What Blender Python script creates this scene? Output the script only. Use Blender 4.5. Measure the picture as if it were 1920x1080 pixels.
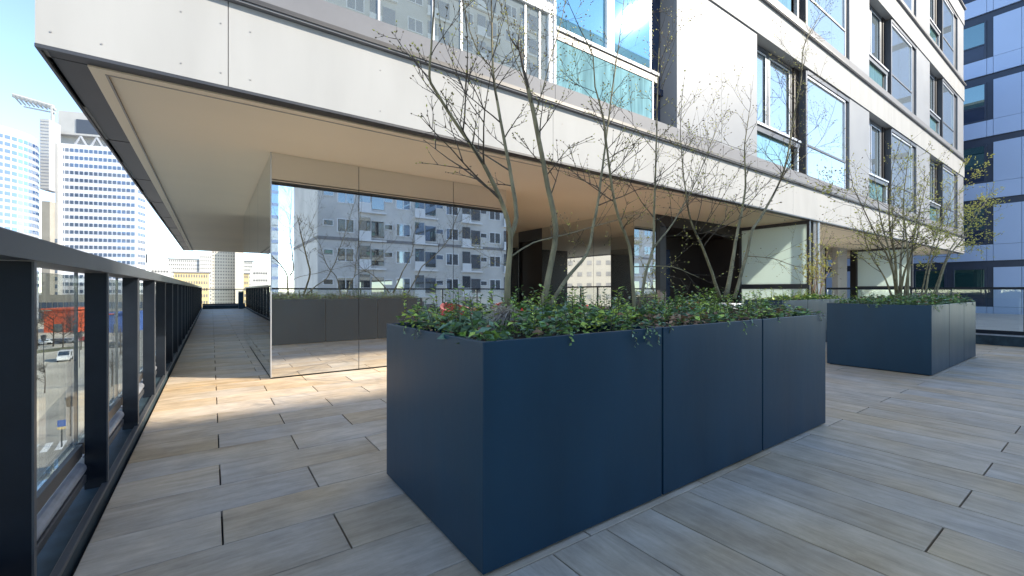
import bpy, math, random
from mathutils import Vector, Matrix
random.seed(7)
R = math.radians
for o in list(bpy.data.objects): bpy.data.objects.remove(o, do_unlink=True)
scene = bpy.context.scene
col = scene.collection

# ------------------------------------------------------------------ camera
EYE = 1.1                       # camera height above the terrace
FPX = 804.0                     # focal length in photograph pixels (1920 wide)
YAW = 35.0                      # degrees clockwise from +Y
cam_d = bpy.data.cameras.new('camera')
cam_d.sensor_width = 36.0
cam_d.lens = 36.0 * FPX / 1920.0
cam_d.shift_y = 3.0 / 1920.0
cam_d.clip_start = 0.05
cam_d.clip_end = 6000
cam = bpy.data.objects.new('camera', cam_d); col.objects.link(cam)
cam.location = (0, 0, EYE)
cam.rotation_euler = (R(90), 0, R(-YAW))
scene.camera = cam

# ------------------------------------------------------------------ sky and sun
SUN = Vector((.808, -.655, .638)).normalized()
world = bpy.data.worlds.new('World'); scene.world = world
world.use_nodes = True
wn = world.node_tree; wn.nodes.clear()
wo = wn.nodes.new('ShaderNodeOutputWorld'); wb = wn.nodes.new('ShaderNodeBackground')
sky = wn.nodes.new('ShaderNodeTexSky'); sky.sky_type = 'NISHITA'; sky.sun_disc = False
sky.sun_elevation = math.asin(SUN.z)
sky.sun_rotation = math.atan2(SUN.x, SUN.y)
sky.air_density = 0.68; sky.dust_density = 0.03; sky.ozone_density = 2.2
wb.inputs['Strength'].default_value = 0.15
wn.links.new(sky.outputs[0], wb.inputs[0]); wn.links.new(wb.outputs[0], wo.inputs[0])
sun_d = bpy.data.lights.new('sun', 'SUN'); sun_d.energy = 2.5; sun_d.angle = R(0.3); sun_d.color = (1, .965, .915)
sun = bpy.data.objects.new('sun', sun_d); col.objects.link(sun)
sun.rotation_euler = (-SUN).to_track_quat('-Z', 'Y').to_euler(); sun.location = (20, -15, 30)

vs = scene.view_settings
vs.view_transform = 'Standard'; vs.look = 'None'; vs.gamma = 1; vs.exposure = 1.78
vs.use_white_balance = True; vs.white_balance_temperature = 7250; vs.white_balance_tint = 8
scene.render.engine = 'CYCLES'
cy = scene.cycles
cy.use_denoising = True
try: cy.denoiser = 'OPENIMAGEDENOISE'
except Exception: pass
cy.caustics_reflective = True; cy.blur_glossy = 0.6; cy.caustics_refractive = False
cy.max_bounces = 10; cy.diffuse_bounces = 5; cy.glossy_bounces = 5; cy.transparent_max_bounces = 16; cy.transmission_bounces = 4
cy.sample_clamp_indirect = 8.0

# ------------------------------------------------------------------ helpers
sy, cyw = math.sin(R(YAW)), math.cos(R(YAW))
def ray(px, py):
    a = (px - 960) / FPX
    return Vector((sy + a * cyw, cyw - a * sy, (543 - py) / FPX))
def at(px, py, Y):                      # point on the plane y = Y seen at that pixel of the photograph
    d = ray(px, py); return Vector((0, 0, EYE)) + d * (Y / d.y)
def deep(px, py, D):                    # point at that pixel at depth D metres
    return Vector((0, 0, EYE)) + ray(px, py) * D
def onz(px, py, Z):
    d = ray(px, py); return Vector((0, 0, EYE)) + d * ((Z - EYE) / d.z)

class MB:
    def __init__(s): s.v = []; s.f = []; s.m = []; s.mi = 0; s.smooth = False
    def add(s, vs_, fs):
        n = len(s.v); s.v += [tuple(v) for v in vs_]
        s.f += [tuple(i + n for i in f) for f in fs]; s.m += [s.mi] * len(fs); return s
    def box(s, x0, x1, y0, y1, z0, z1):
        return s.add([(x0,y0,z0),(x1,y0,z0),(x1,y1,z0),(x0,y1,z0),(x0,y0,z1),(x1,y0,z1),(x1,y1,z1),(x0,y1,z1)],
            [(3,2,1,0),(4,5,6,7),(0,1,5,4),(1,2,6,5),(2,3,7,6),(3,0,4,7)])
    def obox(s, o, u, w, a, b, c):      # oriented: u along, w inward, z up
        P = []
        for z in c:
            for (i, j) in ((0,0),(1,0),(1,1),(0,1)):
                p = Vector(o) + Vector(u) * a[i] + Vector(w) * b[j]; P.append((p.x, p.y, z))
        return s.add(P, [(3,2,1,0),(4,5,6,7),(0,1,5,4),(1,2,6,5),(2,3,7,6),(3,0,4,7)])
    def cbox(s, x0, x1, y0, y1, z0, z1, c=.004):   # chamfered upper edges
        return s.add([(x0,y0,z0),(x1,y0,z0),(x1,y1,z0),(x0,y1,z0),
            (x0,y0,z1-c),(x1,y0,z1-c),(x1,y1,z1-c),(x0,y1,z1-c),
            (x0+c,y0+c,z1),(x1-c,y0+c,z1),(x1-c,y1-c,z1),(x0+c,y1-c,z1)],
            [(3,2,1,0),(8,9,10,11),(0,1,5,4),(1,2,6,5),(2,3,7,6),(3,0,4,7),(4,5,9,8),(5,6,10,9),(6,7,11,10),(7,4,8,11)])
    def tube(s, pts, rad, n=6, cap=True):
        pts = [Vector(p) for p in pts]; N = len(pts)
        if not isinstance(rad, (list, tuple)): rad = [rad] * N
        V = []; up = None
        for i, p in enumerate(pts):
            t = (pts[min(i+1, N-1)] - pts[max(i-1, 0)])
            t = t.normalized() if t.length > 1e-9 else Vector((0,0,1))
            if up is None:
                up = t.orthogonal().normalized()
            else:
                up = (up - t * up.dot(t)); up = up.normalized() if up.length > 1e-6 else t.orthogonal().normalized()
            b = t.cross(up)
            for k in range(n):
                a = 2 * math.pi * k / n
                V.append(p + (up * math.cos(a) + b * math.sin(a)) * rad[i])
        F = []
        for i in range(N - 1):
            for k in range(n):
                F.append((i*n+k, i*n+(k+1)%n, (i+1)*n+(k+1)%n, (i+1)*n+k))
        if cap:
            F.append(tuple(reversed(range(n)))); F.append(tuple((N-1)*n+k for k in range(n)))
        return s.add(V, F)
    def cyl(s, c, r, z0, z1, n=24, r1=None):
        r1 = r if r1 is None else r1
        V = [(c[0]+r*math.cos(2*math.pi*k/n), c[1]+r*math.sin(2*math.pi*k/n), z0) for k in range(n)]
        V += [(c[0]+r1*math.cos(2*math.pi*k/n), c[1]+r1*math.sin(2*math.pi*k/n), z1) for k in range(n)]
        F = [(k, (k+1)%n, n+(k+1)%n, n+k) for k in range(n)] + [tuple(reversed(range(n))), tuple(range(n, 2*n))]
        return s.add(V, F)

def link(name, me, parent=None, loc=(0,0,0)):
    o = bpy.data.objects.new(name, me); col.objects.link(o)
    o.location = loc
    if parent is not None: o.parent = parent
    return o
def root_origin(p):
    while p.parent is not None: p = p.parent
    return p.location
def mesh(name, mb, mats, origin=(0,0,0)):
    me = bpy.data.meshes.new(name)
    ox, oy, oz = origin
    me.from_pydata([(v[0]-ox, v[1]-oy, v[2]-oz) for v in mb.v], [], mb.f)
    if not isinstance(mats, (list, tuple)): mats = [mats]
    for m in mats: me.materials.append(m)
    if len(mats) > 1: me.polygons.foreach_set('material_index', mb.m)
    if mb.smooth: me.polygons.foreach_set('use_smooth', [True] * len(me.polygons))
    me.update(); return me
def build(name, mb, mats, parent=None, origin=None):
    """vertices are given in world space; the object's own origin is its root's base"""
    if parent is not None:
        return link(name, mesh(name, mb, mats, root_origin(parent)), parent)
    if origin is None:
        n = len(mb.v); xs = [v[0] for v in mb.v]; ys = [v[1] for v in mb.v]; zs = [v[2] for v in mb.v]
        origin = ((min(xs)+max(xs))/2, (min(ys)+max(ys))/2, min(zs))
    return link(name, mesh(name, mb, mats, origin), None, origin)
def tag(o, label=None, cat=None, group=None, kind=None):
    if label: o['label'] = label
    if cat: o['category'] = cat
    if group: o['group'] = group
    if kind: o['kind'] = kind
    return o
def empty(name, loc, label=None, cat=None, group=None):
    o = bpy.data.objects.new(name, None); col.objects.link(o); o.location = loc; o.empty_display_size = .2
    return tag(o, label, cat, group)
def piece(name, me, parent, pos):       # shared mesh piece placed in world space
    o = root_origin(parent)
    return link(name, me, parent, (pos[0]-o[0], pos[1]-o[1], pos[2]-o[2]))
def copy_tree(o, parent=None):
    c = o.copy(); col.objects.link(c); c.parent = parent
    for ch in list(o.children): copy_tree(ch, c)
    return c

# ------------------------------------------------------------------ materials
def newmat(name):
    m = bpy.data.materials.new(name); m.use_nodes = True
    nt = m.node_tree; nt.nodes.clear()
    out = nt.nodes.new('ShaderNodeOutputMaterial'); return m, nt, out
def mat(name, color, rough=.6, metal=0., var=.12, scale=3., bump=0., bscale=60., stretch=(1,1,1), spec=.5, coat=0., objrand=0.):
    m, nt, out = newmat(name); N = nt.nodes; L = nt.links
    p = N.new('ShaderNodeBsdfPrincipled')
    p.inputs['Roughness'].default_value = rough; p.inputs['Metallic'].default_value = metal
    p.inputs['Specular IOR Level'].default_value = spec
    p.inputs['Coat Weight'].default_value = coat; p.inputs['Coat Roughness'].default_value = .1
    tc = N.new('ShaderNodeTexCoord'); mp = N.new('ShaderNodeMapping'); mp.inputs['Scale'].default_value = stretch
    L.new(tc.outputs['Object'], mp.inputs[0])
    nz = N.new('ShaderNodeTexNoise'); nz.inputs['Scale'].default_value = scale; nz.inputs['Detail'].default_value = 5
    L.new(mp.outputs[0], nz.inputs['Vector'])
    rp = N.new('ShaderNodeMapRange'); rp.inputs['From Min'].default_value = .3; rp.inputs['From Max'].default_value = .7
    rp.inputs['To Min'].default_value = 1 - var; rp.inputs['To Max'].default_value = 1 + var
    L.new(nz.outputs[0], rp.inputs[0])
    mx = N.new('ShaderNodeMix'); mx.data_type = 'RGBA'; mx.blend_type = 'MULTIPLY'; mx.inputs[0].default_value = 1
    mx.inputs[6].default_value = (*color, 1)
    fac = rp.outputs[0]
    if objrand:
        oi = N.new('ShaderNodeObjectInfo'); r2 = N.new('ShaderNodeMapRange')
        r2.inputs['To Min'].default_value = 1 - objrand; r2.inputs['To Max'].default_value = 1 + objrand
        L.new(oi.outputs['Random'], r2.inputs[0]); mu = N.new('ShaderNodeMath'); mu.operation = 'MULTIPLY'
        L.new(fac, mu.inputs[0]); L.new(r2.outputs[0], mu.inputs[1]); fac = mu.outputs[0]
    L.new(fac, mx.inputs[7]); L.new(mx.outputs[2], p.inputs['Base Color'])
    rr = N.new('ShaderNodeMapRange'); rr.inputs['To Min'].default_value = max(0, rough - .06); rr.inputs['To Max'].default_value = min(1, rough + .06)
    L.new(nz.outputs[0], rr.inputs[0]); L.new(rr.outputs[0], p.inputs['Roughness'])
    if bump:
        n2 = N.new('ShaderNodeTexNoise'); n2.inputs['Scale'].default_value = bscale; n2.inputs['Detail'].default_value = 4
        L.new(mp.outputs[0], n2.inputs['Vector'])
        b = N.new('ShaderNodeBump'); b.inputs['Strength'].default_value = bump; b.inputs['Distance'].default_value = .01
        L.new(n2.outputs[0], b.inputs['Height']); L.new(b.outputs[0], p.inputs['Normal'])
    L.new(p.outputs[0], out.inputs[0]); return m
def mirror_glass(name, refl=.7, tint=(.82,.88,.9), body=(.02,.026,.03), rough=.0, wavy=.0, wscale=.6, streak=0.):
    m, nt, out = newmat(name); N = nt.nodes; L = nt.links
    d = N.new('ShaderNodeBsdfDiffuse'); d.inputs[0].default_value = (*body, 1)
    g = N.new('ShaderNodeBsdfGlossy'); g.inputs[0].default_value = (*tint, 1); g.inputs['Roughness'].default_value = rough
    lw = N.new('ShaderNodeLayerWeight'); lw.inputs[0].default_value = .35
    mr = N.new('ShaderNodeMapRange'); mr.inputs['To Min'].default_value = refl; mr.inputs['To Max'].default_value = 1
    L.new(lw.outputs['Fresnel'], mr.inputs[0])
    mx = N.new('ShaderNodeMixShader'); L.new(mr.outputs[0], mx.inputs[0]); L.new(d.outputs[0], mx.inputs[1]); L.new(g.outputs[0], mx.inputs[2])
    if streak:
        tc = N.new('ShaderNodeTexCoord'); mp = N.new('ShaderNodeMapping'); mp.inputs['Scale'].default_value = (9, 9, .7)
        nz = N.new('ShaderNodeTexNoise'); nz.inputs['Scale'].default_value = 1.5; nz.inputs['Detail'].default_value = 6
        L.new(tc.outputs['Object'], mp.inputs[0]); L.new(mp.outputs[0], nz.inputs[0])
        rp = N.new('ShaderNodeMapRange'); rp.inputs['From Min'].default_value = .3; rp.inputs['From Max'].default_value = .7
        rp.inputs['To Min'].default_value = 1-streak; rp.inputs['To Max'].default_value = 1+streak; L.new(nz.outputs[0], rp.inputs[0])
        mm = N.new('ShaderNodeMix'); mm.data_type = 'RGBA'; mm.blend_type = 'MULTIPLY'; mm.inputs[0].default_value = 1; mm.inputs[6].default_value = (*body, 1)
        L.new(rp.outputs[0], mm.inputs[7]); L.new(mm.outputs[2], d.inputs[0])
    if wavy:
        tc = N.new('ShaderNodeTexCoord'); nz = N.new('ShaderNodeTexNoise'); nz.inputs['Scale'].default_value = wscale; nz.inputs['Detail'].default_value = 0
        L.new(tc.outputs['Object'], nz.inputs[0]); b = N.new('ShaderNodeBump'); b.inputs['Strength'].default_value = wavy; b.inputs['Distance'].default_value = .05
        L.new(nz.outputs[0], b.inputs['Height']); L.new(b.outputs[0], g.inputs['Normal'])
    L.new(mx.outputs[0], out.inputs[0]); return m
def clear_glass(name, tint=(.95,.97,.96), refl=.05):
    m, nt, out = newmat(name); N = nt.nodes; L = nt.links
    t = N.new('ShaderNodeBsdfTransparent'); t.inputs[0].default_value = (*tint, 1)
    g = N.new('ShaderNodeBsdfGlossy'); g.inputs['Roughness'].default_value = 0; g.inputs[0].default_value = (.9,.95,.95,1)
    lw = N.new('ShaderNodeLayerWeight'); lw.inputs[0].default_value = .2
    mr = N.new('ShaderNodeMapRange'); mr.inputs['To Min'].default_value = refl; mr.inputs['To Max'].default_value = .6
    L.new(lw.outputs['Fresnel'], mr.inputs[0])
    mx = N.new('ShaderNodeMixShader'); L.new(mr.outputs[0], mx.inputs[0]); L.new(t.outputs[0], mx.inputs[1]); L.new(g.outputs[0], mx.inputs[2])
    L.new(mx.outputs[0], out.inputs[0]); return m
def frosted(name, color=(.8,.88,.84)):
    m, nt, out = newmat(name); N = nt.nodes; L = nt.links
    t = N.new('ShaderNodeBsdfTranslucent'); t.inputs[0].default_value = (*color, 1)
    d = N.new('ShaderNodeBsdfDiffuse'); d.inputs[0].default_value = (*color, 1)
    g = N.new('ShaderNodeBsdfGlossy'); g.inputs['Roughness'].default_value = .15
    a = N.new('ShaderNodeMixShader'); a.inputs[0].default_value = .45
    L.new(t.outputs[0], a.inputs[1]); L.new(d.outputs[0], a.inputs[2])
    b = N.new('ShaderNodeMixShader'); b.inputs[0].default_value = .06
    L.new(a.outputs[0], b.inputs[1]); L.new(g.outputs[0], b.inputs[2]); L.new(b.outputs[0], out.inputs[0]); return m
def wood(name, axis):
    m, nt, out = newmat(name); N = nt.nodes; L = nt.links
    p = N.new('ShaderNodeBsdfPrincipled'); tc = N.new('ShaderNodeTexCoord'); oi = N.new('ShaderNodeObjectInfo')
    mu = N.new('ShaderNodeMath'); mu.operation = 'MULTIPLY'; mu.inputs[1].default_value = 91.0; L.new(oi.outputs['Random'], mu.inputs[0])
    cb = N.new('ShaderNodeCombineXYZ'); L.new(mu.outputs[0], cb.inputs[2]); L.new(mu.outputs[0], cb.inputs[0])
    ad = N.new('ShaderNodeVectorMath'); ad.operation = 'ADD'; L.new(tc.outputs['Object'], ad.inputs[0]); L.new(cb.outputs[0], ad.inputs[1])
    mp = N.new('ShaderNodeMapping'); mp.inputs['Scale'].default_value = (1, 6.5, 6.5) if axis == 'X' else (6.5, 1, 6.5)
    L.new(ad.outputs[0], mp.inputs[0])
    n1 = N.new('ShaderNodeTexNoise'); n1.inputs['Scale'].default_value = 1.3; n1.inputs['Detail'].default_value = 8; n1.inputs['Roughness'].default_value = .62; n1.inputs['Distortion'].default_value = 1.1
    n2 = N.new('ShaderNodeTexNoise'); n2.inputs['Scale'].default_value = 7; n2.inputs['Detail'].default_value = 9; n2.inputs['Roughness'].default_value = .78
    n3 = N.new('ShaderNodeTexNoise'); n3.inputs['Scale'].default_value = .9; n3.inputs['Detail'].default_value = 3
    L.new(mp.outputs[0], n1.inputs[0]); L.new(mp.outputs[0], n2.inputs[0]); L.new(ad.outputs[0], n3.inputs[0])
    cr = N.new('ShaderNodeValToRGB'); e = cr.color_ramp.elements
    e[0].position = .28; e[0].color = (.30, .224, .158, 1); e[1].position = .72; e[1].color = (.63, .512, .39, 1)
    x = cr.color_ramp.elements.new(.5); x.color = (.48, .375, .272, 1)
    mx = N.new('ShaderNodeMath'); mx.operation = 'MULTIPLY_ADD'; mx.inputs[1].default_value = .42; 
    L.new(n2.outputs[0], mx.inputs[0]); 
    m7 = N.new('ShaderNodeMath'); m7.operation = 'MULTIPLY'; m7.inputs[1].default_value = .58; L.new(n1.outputs[0], m7.inputs[0]); L.new(m7.outputs[0], mx.inputs[2])
    L.new(mx.outputs[0], cr.inputs[0])
    r1 = N.new('ShaderNodeMapRange'); r1.inputs['To Min'].default_value = .9; r1.inputs['To Max'].default_value = 1.08; L.new(oi.outputs['Random'], r1.inputs[0])
    mc = N.new('ShaderNodeMix'); mc.data_type = 'RGBA'; mc.blend_type = 'MULTIPLY'; mc.inputs[0].default_value = 1
    L.new(cr.outputs[0], mc.inputs[6]); L.new(r1.outputs[0], mc.inputs[7])
    hs = N.new('ShaderNodeHueSaturation'); r3 = N.new('ShaderNodeMapRange'); r3.inputs['From Min'].default_value = .3; r3.inputs['From Max'].default_value = .7
    r3.inputs['To Min'].default_value = .65; r3.inputs['To Max'].default_value = 1.35
    L.new(n3.outputs[0], r3.inputs[0]); L.new(r3.outputs[0], hs.inputs['Saturation']); L.new(mc.outputs[2], hs.inputs['Color'])
    n5 = N.new('ShaderNodeTexNoise'); n5.inputs['Scale'].default_value = 4.5; n5.inputs['Detail'].default_value = 7; n5.inputs['Roughness'].default_value = .65
    L.new(ad.outputs[0], n5.inputs[0])
    r5 = N.new('ShaderNodeMapRange'); r5.inputs['From Min'].default_value = .32; r5.inputs['From Max'].default_value = .62; r5.inputs['To Min'].default_value = .92; r5.inputs['To Max'].default_value = 1.17
    L.new(n5.outputs[0], r5.inputs[0])
    m5 = N.new('ShaderNodeMix'); m5.data_type = 'RGBA'; m5.blend_type = 'MULTIPLY'; m5.inputs[0].default_value = 1
    L.new(hs.outputs[0], m5.inputs[6]); L.new(r5.outputs[0], m5.inputs[7]); L.new(m5.outputs[2], p.inputs['Base Color'])
    rr = N.new('ShaderNodeMapRange'); p.inputs['Specular IOR Level'].default_value = .28; rr.inputs['To Min'].default_value = .5; rr.inputs['To Max'].default_value = .72; L.new(n2.outputs[0], rr.inputs[0]); L.new(rr.outputs[0], p.inputs['Roughness'])
    b = N.new('ShaderNodeBump'); b.inputs['Strength'].default_value = .25; b.inputs['Distance'].default_value = .004
    L.new(n2.outputs[0], b.inputs['Height']); L.new(b.outputs[0], p.inputs['Normal'])
    L.new(p.outputs[0], out.inputs[0]); return m

M = dict(
    white=mat('white_cladding', (.39,.385,.375), .6, var=.06, scale=1.1, spec=.12, stretch=(2.5,2.5,.5)),
    grey=mat('grey_cladding', (.235,.245,.262), .5, metal=.0, var=.06, scale=1.2, spec=.25),
    spandrel=mat('grey_spandrel', (.2,.2,.212), .55, metal=.0, var=.06, spec=.15),
    soffit=mat('soffit_plaster', (.9,.77,.58), .75, var=.03, scale=.7, bump=.05, bscale=30),  # base colour carries the warm bounce light from the sunlit deck
    soffit_trim=mat('soffit_trim', (.42,.37,.32), .6, var=.06),
    dark=mat('dark_metal', (.06,.06,.065), .4, metal=.3, var=.15, scale=4),
    channel=mat('dark_channel', (.085,.08,.078), .45, metal=.3, var=.2, scale=2),
    frame=mat('window_frame', (.075,.08,.09), .4, metal=.3, var=.08),
    alu=mat('aluminium', (.62,.62,.62), .35, metal=.5, var=.05),
    rivet=mat('rivet', (.3,.29,.28), .5, metal=.2),
    rail=mat('rail_anthracite', (.007,.0105,.017), .45, metal=.0, var=.2, scale=6, spec=.25),
    rail_cap=mat('rail_cap', (.075,.078,.085), .45, metal=.2, var=.1, scale=6),
    tube=mat('galvanised_rail', (.34,.36,.4), .4, metal=.4, var=.15, scale=14),
    kerb=mat('kerb_metal', (.03,.05,.062), .6, metal=.0, var=.35, scale=10, spec=.2),
    navy=mat('navy_planter', (.006,.035,.063), .40, metal=0., var=.13, scale=2.2, stretch=(1.6,1.6,.5), spec=.35, bump=.35, bscale=2.2),
    soil=mat('soil', (.035,.026,.019), .95, var=.4, scale=20, bump=.6, bscale=40),
    under=mat('joint_dark', (.02,.019,.018), .9),
    concrete=mat('concrete', (.42,.4,.37), .8, var=.12, scale=1.2, bump=.1),
    mirror=mirror_glass('lobby_glass', .8, tint=(.9,.92,.92), body=(.11,.112,.11), rough=.012, wavy=.04, wscale=.5),
    pane=mirror_glass('window_pane', .5, tint=(.66,.73,.77), body=(.27,.32,.34), rough=.0),
    pane_cool=mirror_glass('window_pane_blue', .72, tint=(.33,.56,.68), body=(.1,.27,.34), rough=.025),
    pane_pale=mirror_glass('window_pane_pale', .38, tint=(.68,.76,.8), body=(.33,.38,.4), rough=.0),
    bal_glass=mirror_glass('balcony_glass', .45, tint=(.75,.8,.8), body=(.2,.22,.21), rough=.0),
    turq=mirror_glass('turquoise_glass', .14, tint=(.5,.8,.85), body=(.2,.37,.4), rough=.03, streak=.35),
    green_glass=mirror_glass('green_glass', .2, tint=(.7,.85,.85), body=(.17,.3,.27), rough=.03, streak=.3),
    clear=clear_glass('balustrade_glass'),
    frosted=frosted('frosted_glass'),
    brown=mat('dark_brown_panel', (.022,.015,.013), .5, var=.2),
    navy_reveal=mat('navy_reveal', (.02,.035,.075), .2, var=.1, spec=.6),
    blue_panel=mat('blue_grey_panel', (.42,.53,.74), .4, metal=.05, var=.03, scale=.4, objrand=.03),
    blue_dark=mat('dark_navy_band', (.025,.04,.075), .4, var=.1),
    teal_pane=mirror_glass('teal_pane', .35, tint=(.5,.7,.72), body=(.02,.07,.075)),
    red=mat('red_upholstery', (.5,.012,.015), .55, var=.08),
    bark=mat('bark', (.2,.168,.095), .85, var=.45, scale=18, bump=.7, bscale=80, stretch=(1,1,.35)),
    bark_red=mat('bark_reddish', (.24,.14,.08), .8, var=.3, scale=14, bump=.3),
    twig=mat('twig', (.062,.046,.032), .8, var=.3, scale=10),
    bud=mat('bud', (.5,.46,.1), .6, var=.35, scale=30),
    bud_dark=mat('bud_brown', (.14,.1,.05), .7, var=.3, scale=30),
    leaf_a=mat('leaf_dark', (.095,.18,.055), .4, var=.4, scale=25),
    leaf_b=mat('leaf_mid', (.2,.32,.065), .4, var=.35, scale=25),
    leaf_c=mat('leaf_lime', (.4,.5,.08), .42, var=.3, scale=25),
    leaf_d=mat('leaf_blue_green', (.14,.23,.14), .35, var=.3, scale=25),
    leaf_e=mat('leaf_dry', (.3,.17,.1), .7, var=.4, scale=25),
    straw=mat('dry_straw', (.42,.36,.31), .8, var=.25, scale=20),
    wood_x=wood('plank_along_x', 'X'), wood_y=wood('plank_along_y', 'Y'),
    paving=mat('street_paving', (.52,.46,.36), .85, var=.2, scale=.12),
    asphalt=mat('asphalt', (.33,.305,.26), .9, var=.2, scale=.2),
    lawn=mat('lawn', (.15,.14,.07), .9, var=.35, scale=.3),
    paint=mat('road_paint', (.72,.71,.68), .7, var=.1),
    tower_white=mat('tower_cladding', (.33,.34,.365), .6, var=.05, spec=.2, scale=.1),
    tower_slab=mat('tower_slab_cladding', (.62,.63,.66), .6, var=.05, scale=.1, spec=.2),
    tower_light=mat('tower_stone', (.42,.41,.39), .7, var=.06, scale=.2),
    tower_beige=mat('tower_beige', (.3,.28,.24), .7, var=.08, scale=.2),
    tower_pane=mirror_glass('tower_pane', .2, tint=(.5,.6,.75), body=(.09,.12,.17)),
    screen=mat('roof_screen', (.06,.07,.09), .4, var=.1),
    cream=mat('cream_render', (.56,.51,.42), .8, var=.06, scale=.15),
    cream2=mat('pale_render', (.58,.56,.52), .8, var=.06, scale=.15),
    ochre=mat('ochre_render', (.62,.47,.24), .8, var=.08, scale=.2),
    slate=mat('grey_roof', (.2,.2,.21), .7, var=.1),
    orange=mat('orange_red_cladding', (.62,.1,.035), .6, var=.15, scale=.3),
    blue=mat('blue_cladding', (.06,.13,.38), .6, var=.1, scale=.3),
    panel_block=mat('prefab_panel', (.62,.6,.57), .85, var=.14, scale=.35, bump=.08, bscale=4),
    panel_band=mat('prefab_band', (.25,.24,.24), .85, var=.15),
    panel_white=mat('white_window_frame', (.78,.78,.78), .6, var=.04),
    far_win=mat('far_window', (.17,.165,.16), .5, var=.3, scale=.4),
    panel_pane=mirror_glass('prefab_pane', .35, tint=(.7,.8,.85), body=(.05,.06,.07)),
    sky_tower=mirror_glass('glass_tower', .75, tint=(.6,.75,.9), body=(.05,.09,.14)),
    car_white=mat('car_white', (.75,.75,.75), .3, var=.02), car_red=mat('car_red', (.4,.03,.03), .3, var=.05),
    car_dark=mat('car_dark', (.04,.045,.06), .3, var=.05), car_silver=mat('car_silver', (.45,.47,.5), .3, metal=.5, var=.05),
    tyre=mat('tyre', (.02,.02,.02), .9), glass_dark=mirror_glass('car_glass', .25, body=(.02,.025,.03)),
)

# ================================================================== THE SETTING
STREET = -14.0
# ---- street ground
mb = MB(); mb.add([(-3000,-3000,STREET),(3000,-3000,STREET),(3000,3000,STREET),(-3000,3000,STREET)], [(0,1,2,3)])
tag(build('ground', mb, M['paving'], None, (0,0,STREET)), kind='structure')
def strip(name, P, Q, half, z, m):
    P = Vector(P); Q = Vector(Q); d = (Q - P).normalized(); n = Vector((-d.y, d.x))
    mb = MB(); mb.add([(*(P - n*half), z), (*(Q - n*half), z), (*(Q + n*half), z), (*(P + n*half), z)], [(0,1,2,3)])
    return tag(build(name, mb, m), kind='structure')
a_ = onz(60, 860, STREET).xy; b_ = onz(215, 655, STREET).xy
dr = (b_ - a_).normalized()
strip('road', a_ - dr*60 + Vector((3,0)), a_ + dr*220 + Vector((3,0)), 5.0, STREET + .012, M['asphalt'])
c_ = onz(20, 640, STREET).xy; e_ = onz(330, 630, STREET).xy
strip('road', c_ - (e_-c_).normalized()*150, e_ + (e_-c_).normalized()*150, 6.5, STREET + .008, M['asphalt'])
for k in range(6):                      # zebra crossing
    q = onz(95, 838, STREET).xy + Vector((-dr.y, dr.x)) * (k * .95 - 2.6)
    strip('zebra_stripe', q - dr*1.6, q + dr*1.6, .25, STREET + .018, M['paint'])
g0 = onz(30, 665, STREET).xy; g1 = onz(150, 650, STREET).xy
strip('grass_verge', g0 - (g1-g0).normalized()*40, g1, 3.0, STREET + .02, M['lawn'])

# ---- terrace body
RX = -.455                      # inner edge of the side kerb
EX = 12.8                       # far end of the terrace
FY = -2.2                       # front edge, behind the camera
VX0, VX1, VY = .60, 4.12, 6.05  # glazed lobby volume
VB = 9.7
mb = MB(); mb.box(-.78, 29.5, FY - .3, 31.0, STREET, -.034)
tag(build('terrace_podium', mb, M['under']), kind='structure')
mb = MB(); mb.box(-.79, -.78, FY-.3, 31, STREET, -.02); mb.box(-.79, 29.5, FY-.31, FY-.3, STREET, -.02)
tag(build('podium_wall', mb, M['concrete']), kind='structure')
floor = empty('terrace_floor', (0, 0, -.03)); tag(floor, kind='structure')

PL = .90; GE = .0078; GL = .0042
planks = []                     # (axis, x0, x1, y0, y1)
def rows_x(x0, x1, y0, y1):     # planks running along x
    k = math.floor((y0 - 2.23) / .345) 
    while 2.23 + .345*k < y1:
        ya, yb = max(y0, 2.23 + .345*k), min(y1, 2.23 + .345*(k+1))
        if yb - ya > .04:
            off = .04 if k % 2 == 0 else .49
            n = math.floor((x0 - off) / PL)
            if off + PL*(n+1) - x0 < .12: n += 1
            first = True
            while off + PL*n < x1:
                xa, xb = (x0 if first else off + PL*n), min(x1, off + PL*(n+1)); first = False
                if xb - xa > .04: planks.append(('X', xa, xb, ya, yb))
                n += 1
        k += 1
def rows_y(x0, x1, y0, y1):
    k = math.floor((x0 - 2.453) / .3225)
    while 2.453 + .3225*k < x1:
        xa, xb = max(x0, 2.453 + .3225*k), min(x1, 2.453 + .3225*(k+1))
        if xb - xa > .04:
            off = .48 if k % 2 == 0 else 1.37
            n = math.floor((y0 - off) / 1.78)
            while off + 1.78*n < y1:
                ya, yb = max(y0, off + 1.78*n), min(y1, off + 1.78*(n+1))
                if yb - ya > .04: planks.append(('Y', xa, xb, ya, yb))
                n += 1
        k += 1
SX = 2.453 + .3225*2
rows_x(RX+.014, SX, 1.37, VY)
rows_y(RX+.014, SX, FY, 1.37)
rows_y(SX, EX, FY, VY)
rows_x(RX+.014, VX0, VY, VB)
rows_x(RX+.014, 7.45, VB, 30)
rows_x(VX1, 7.45, VY, VB)
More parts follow.
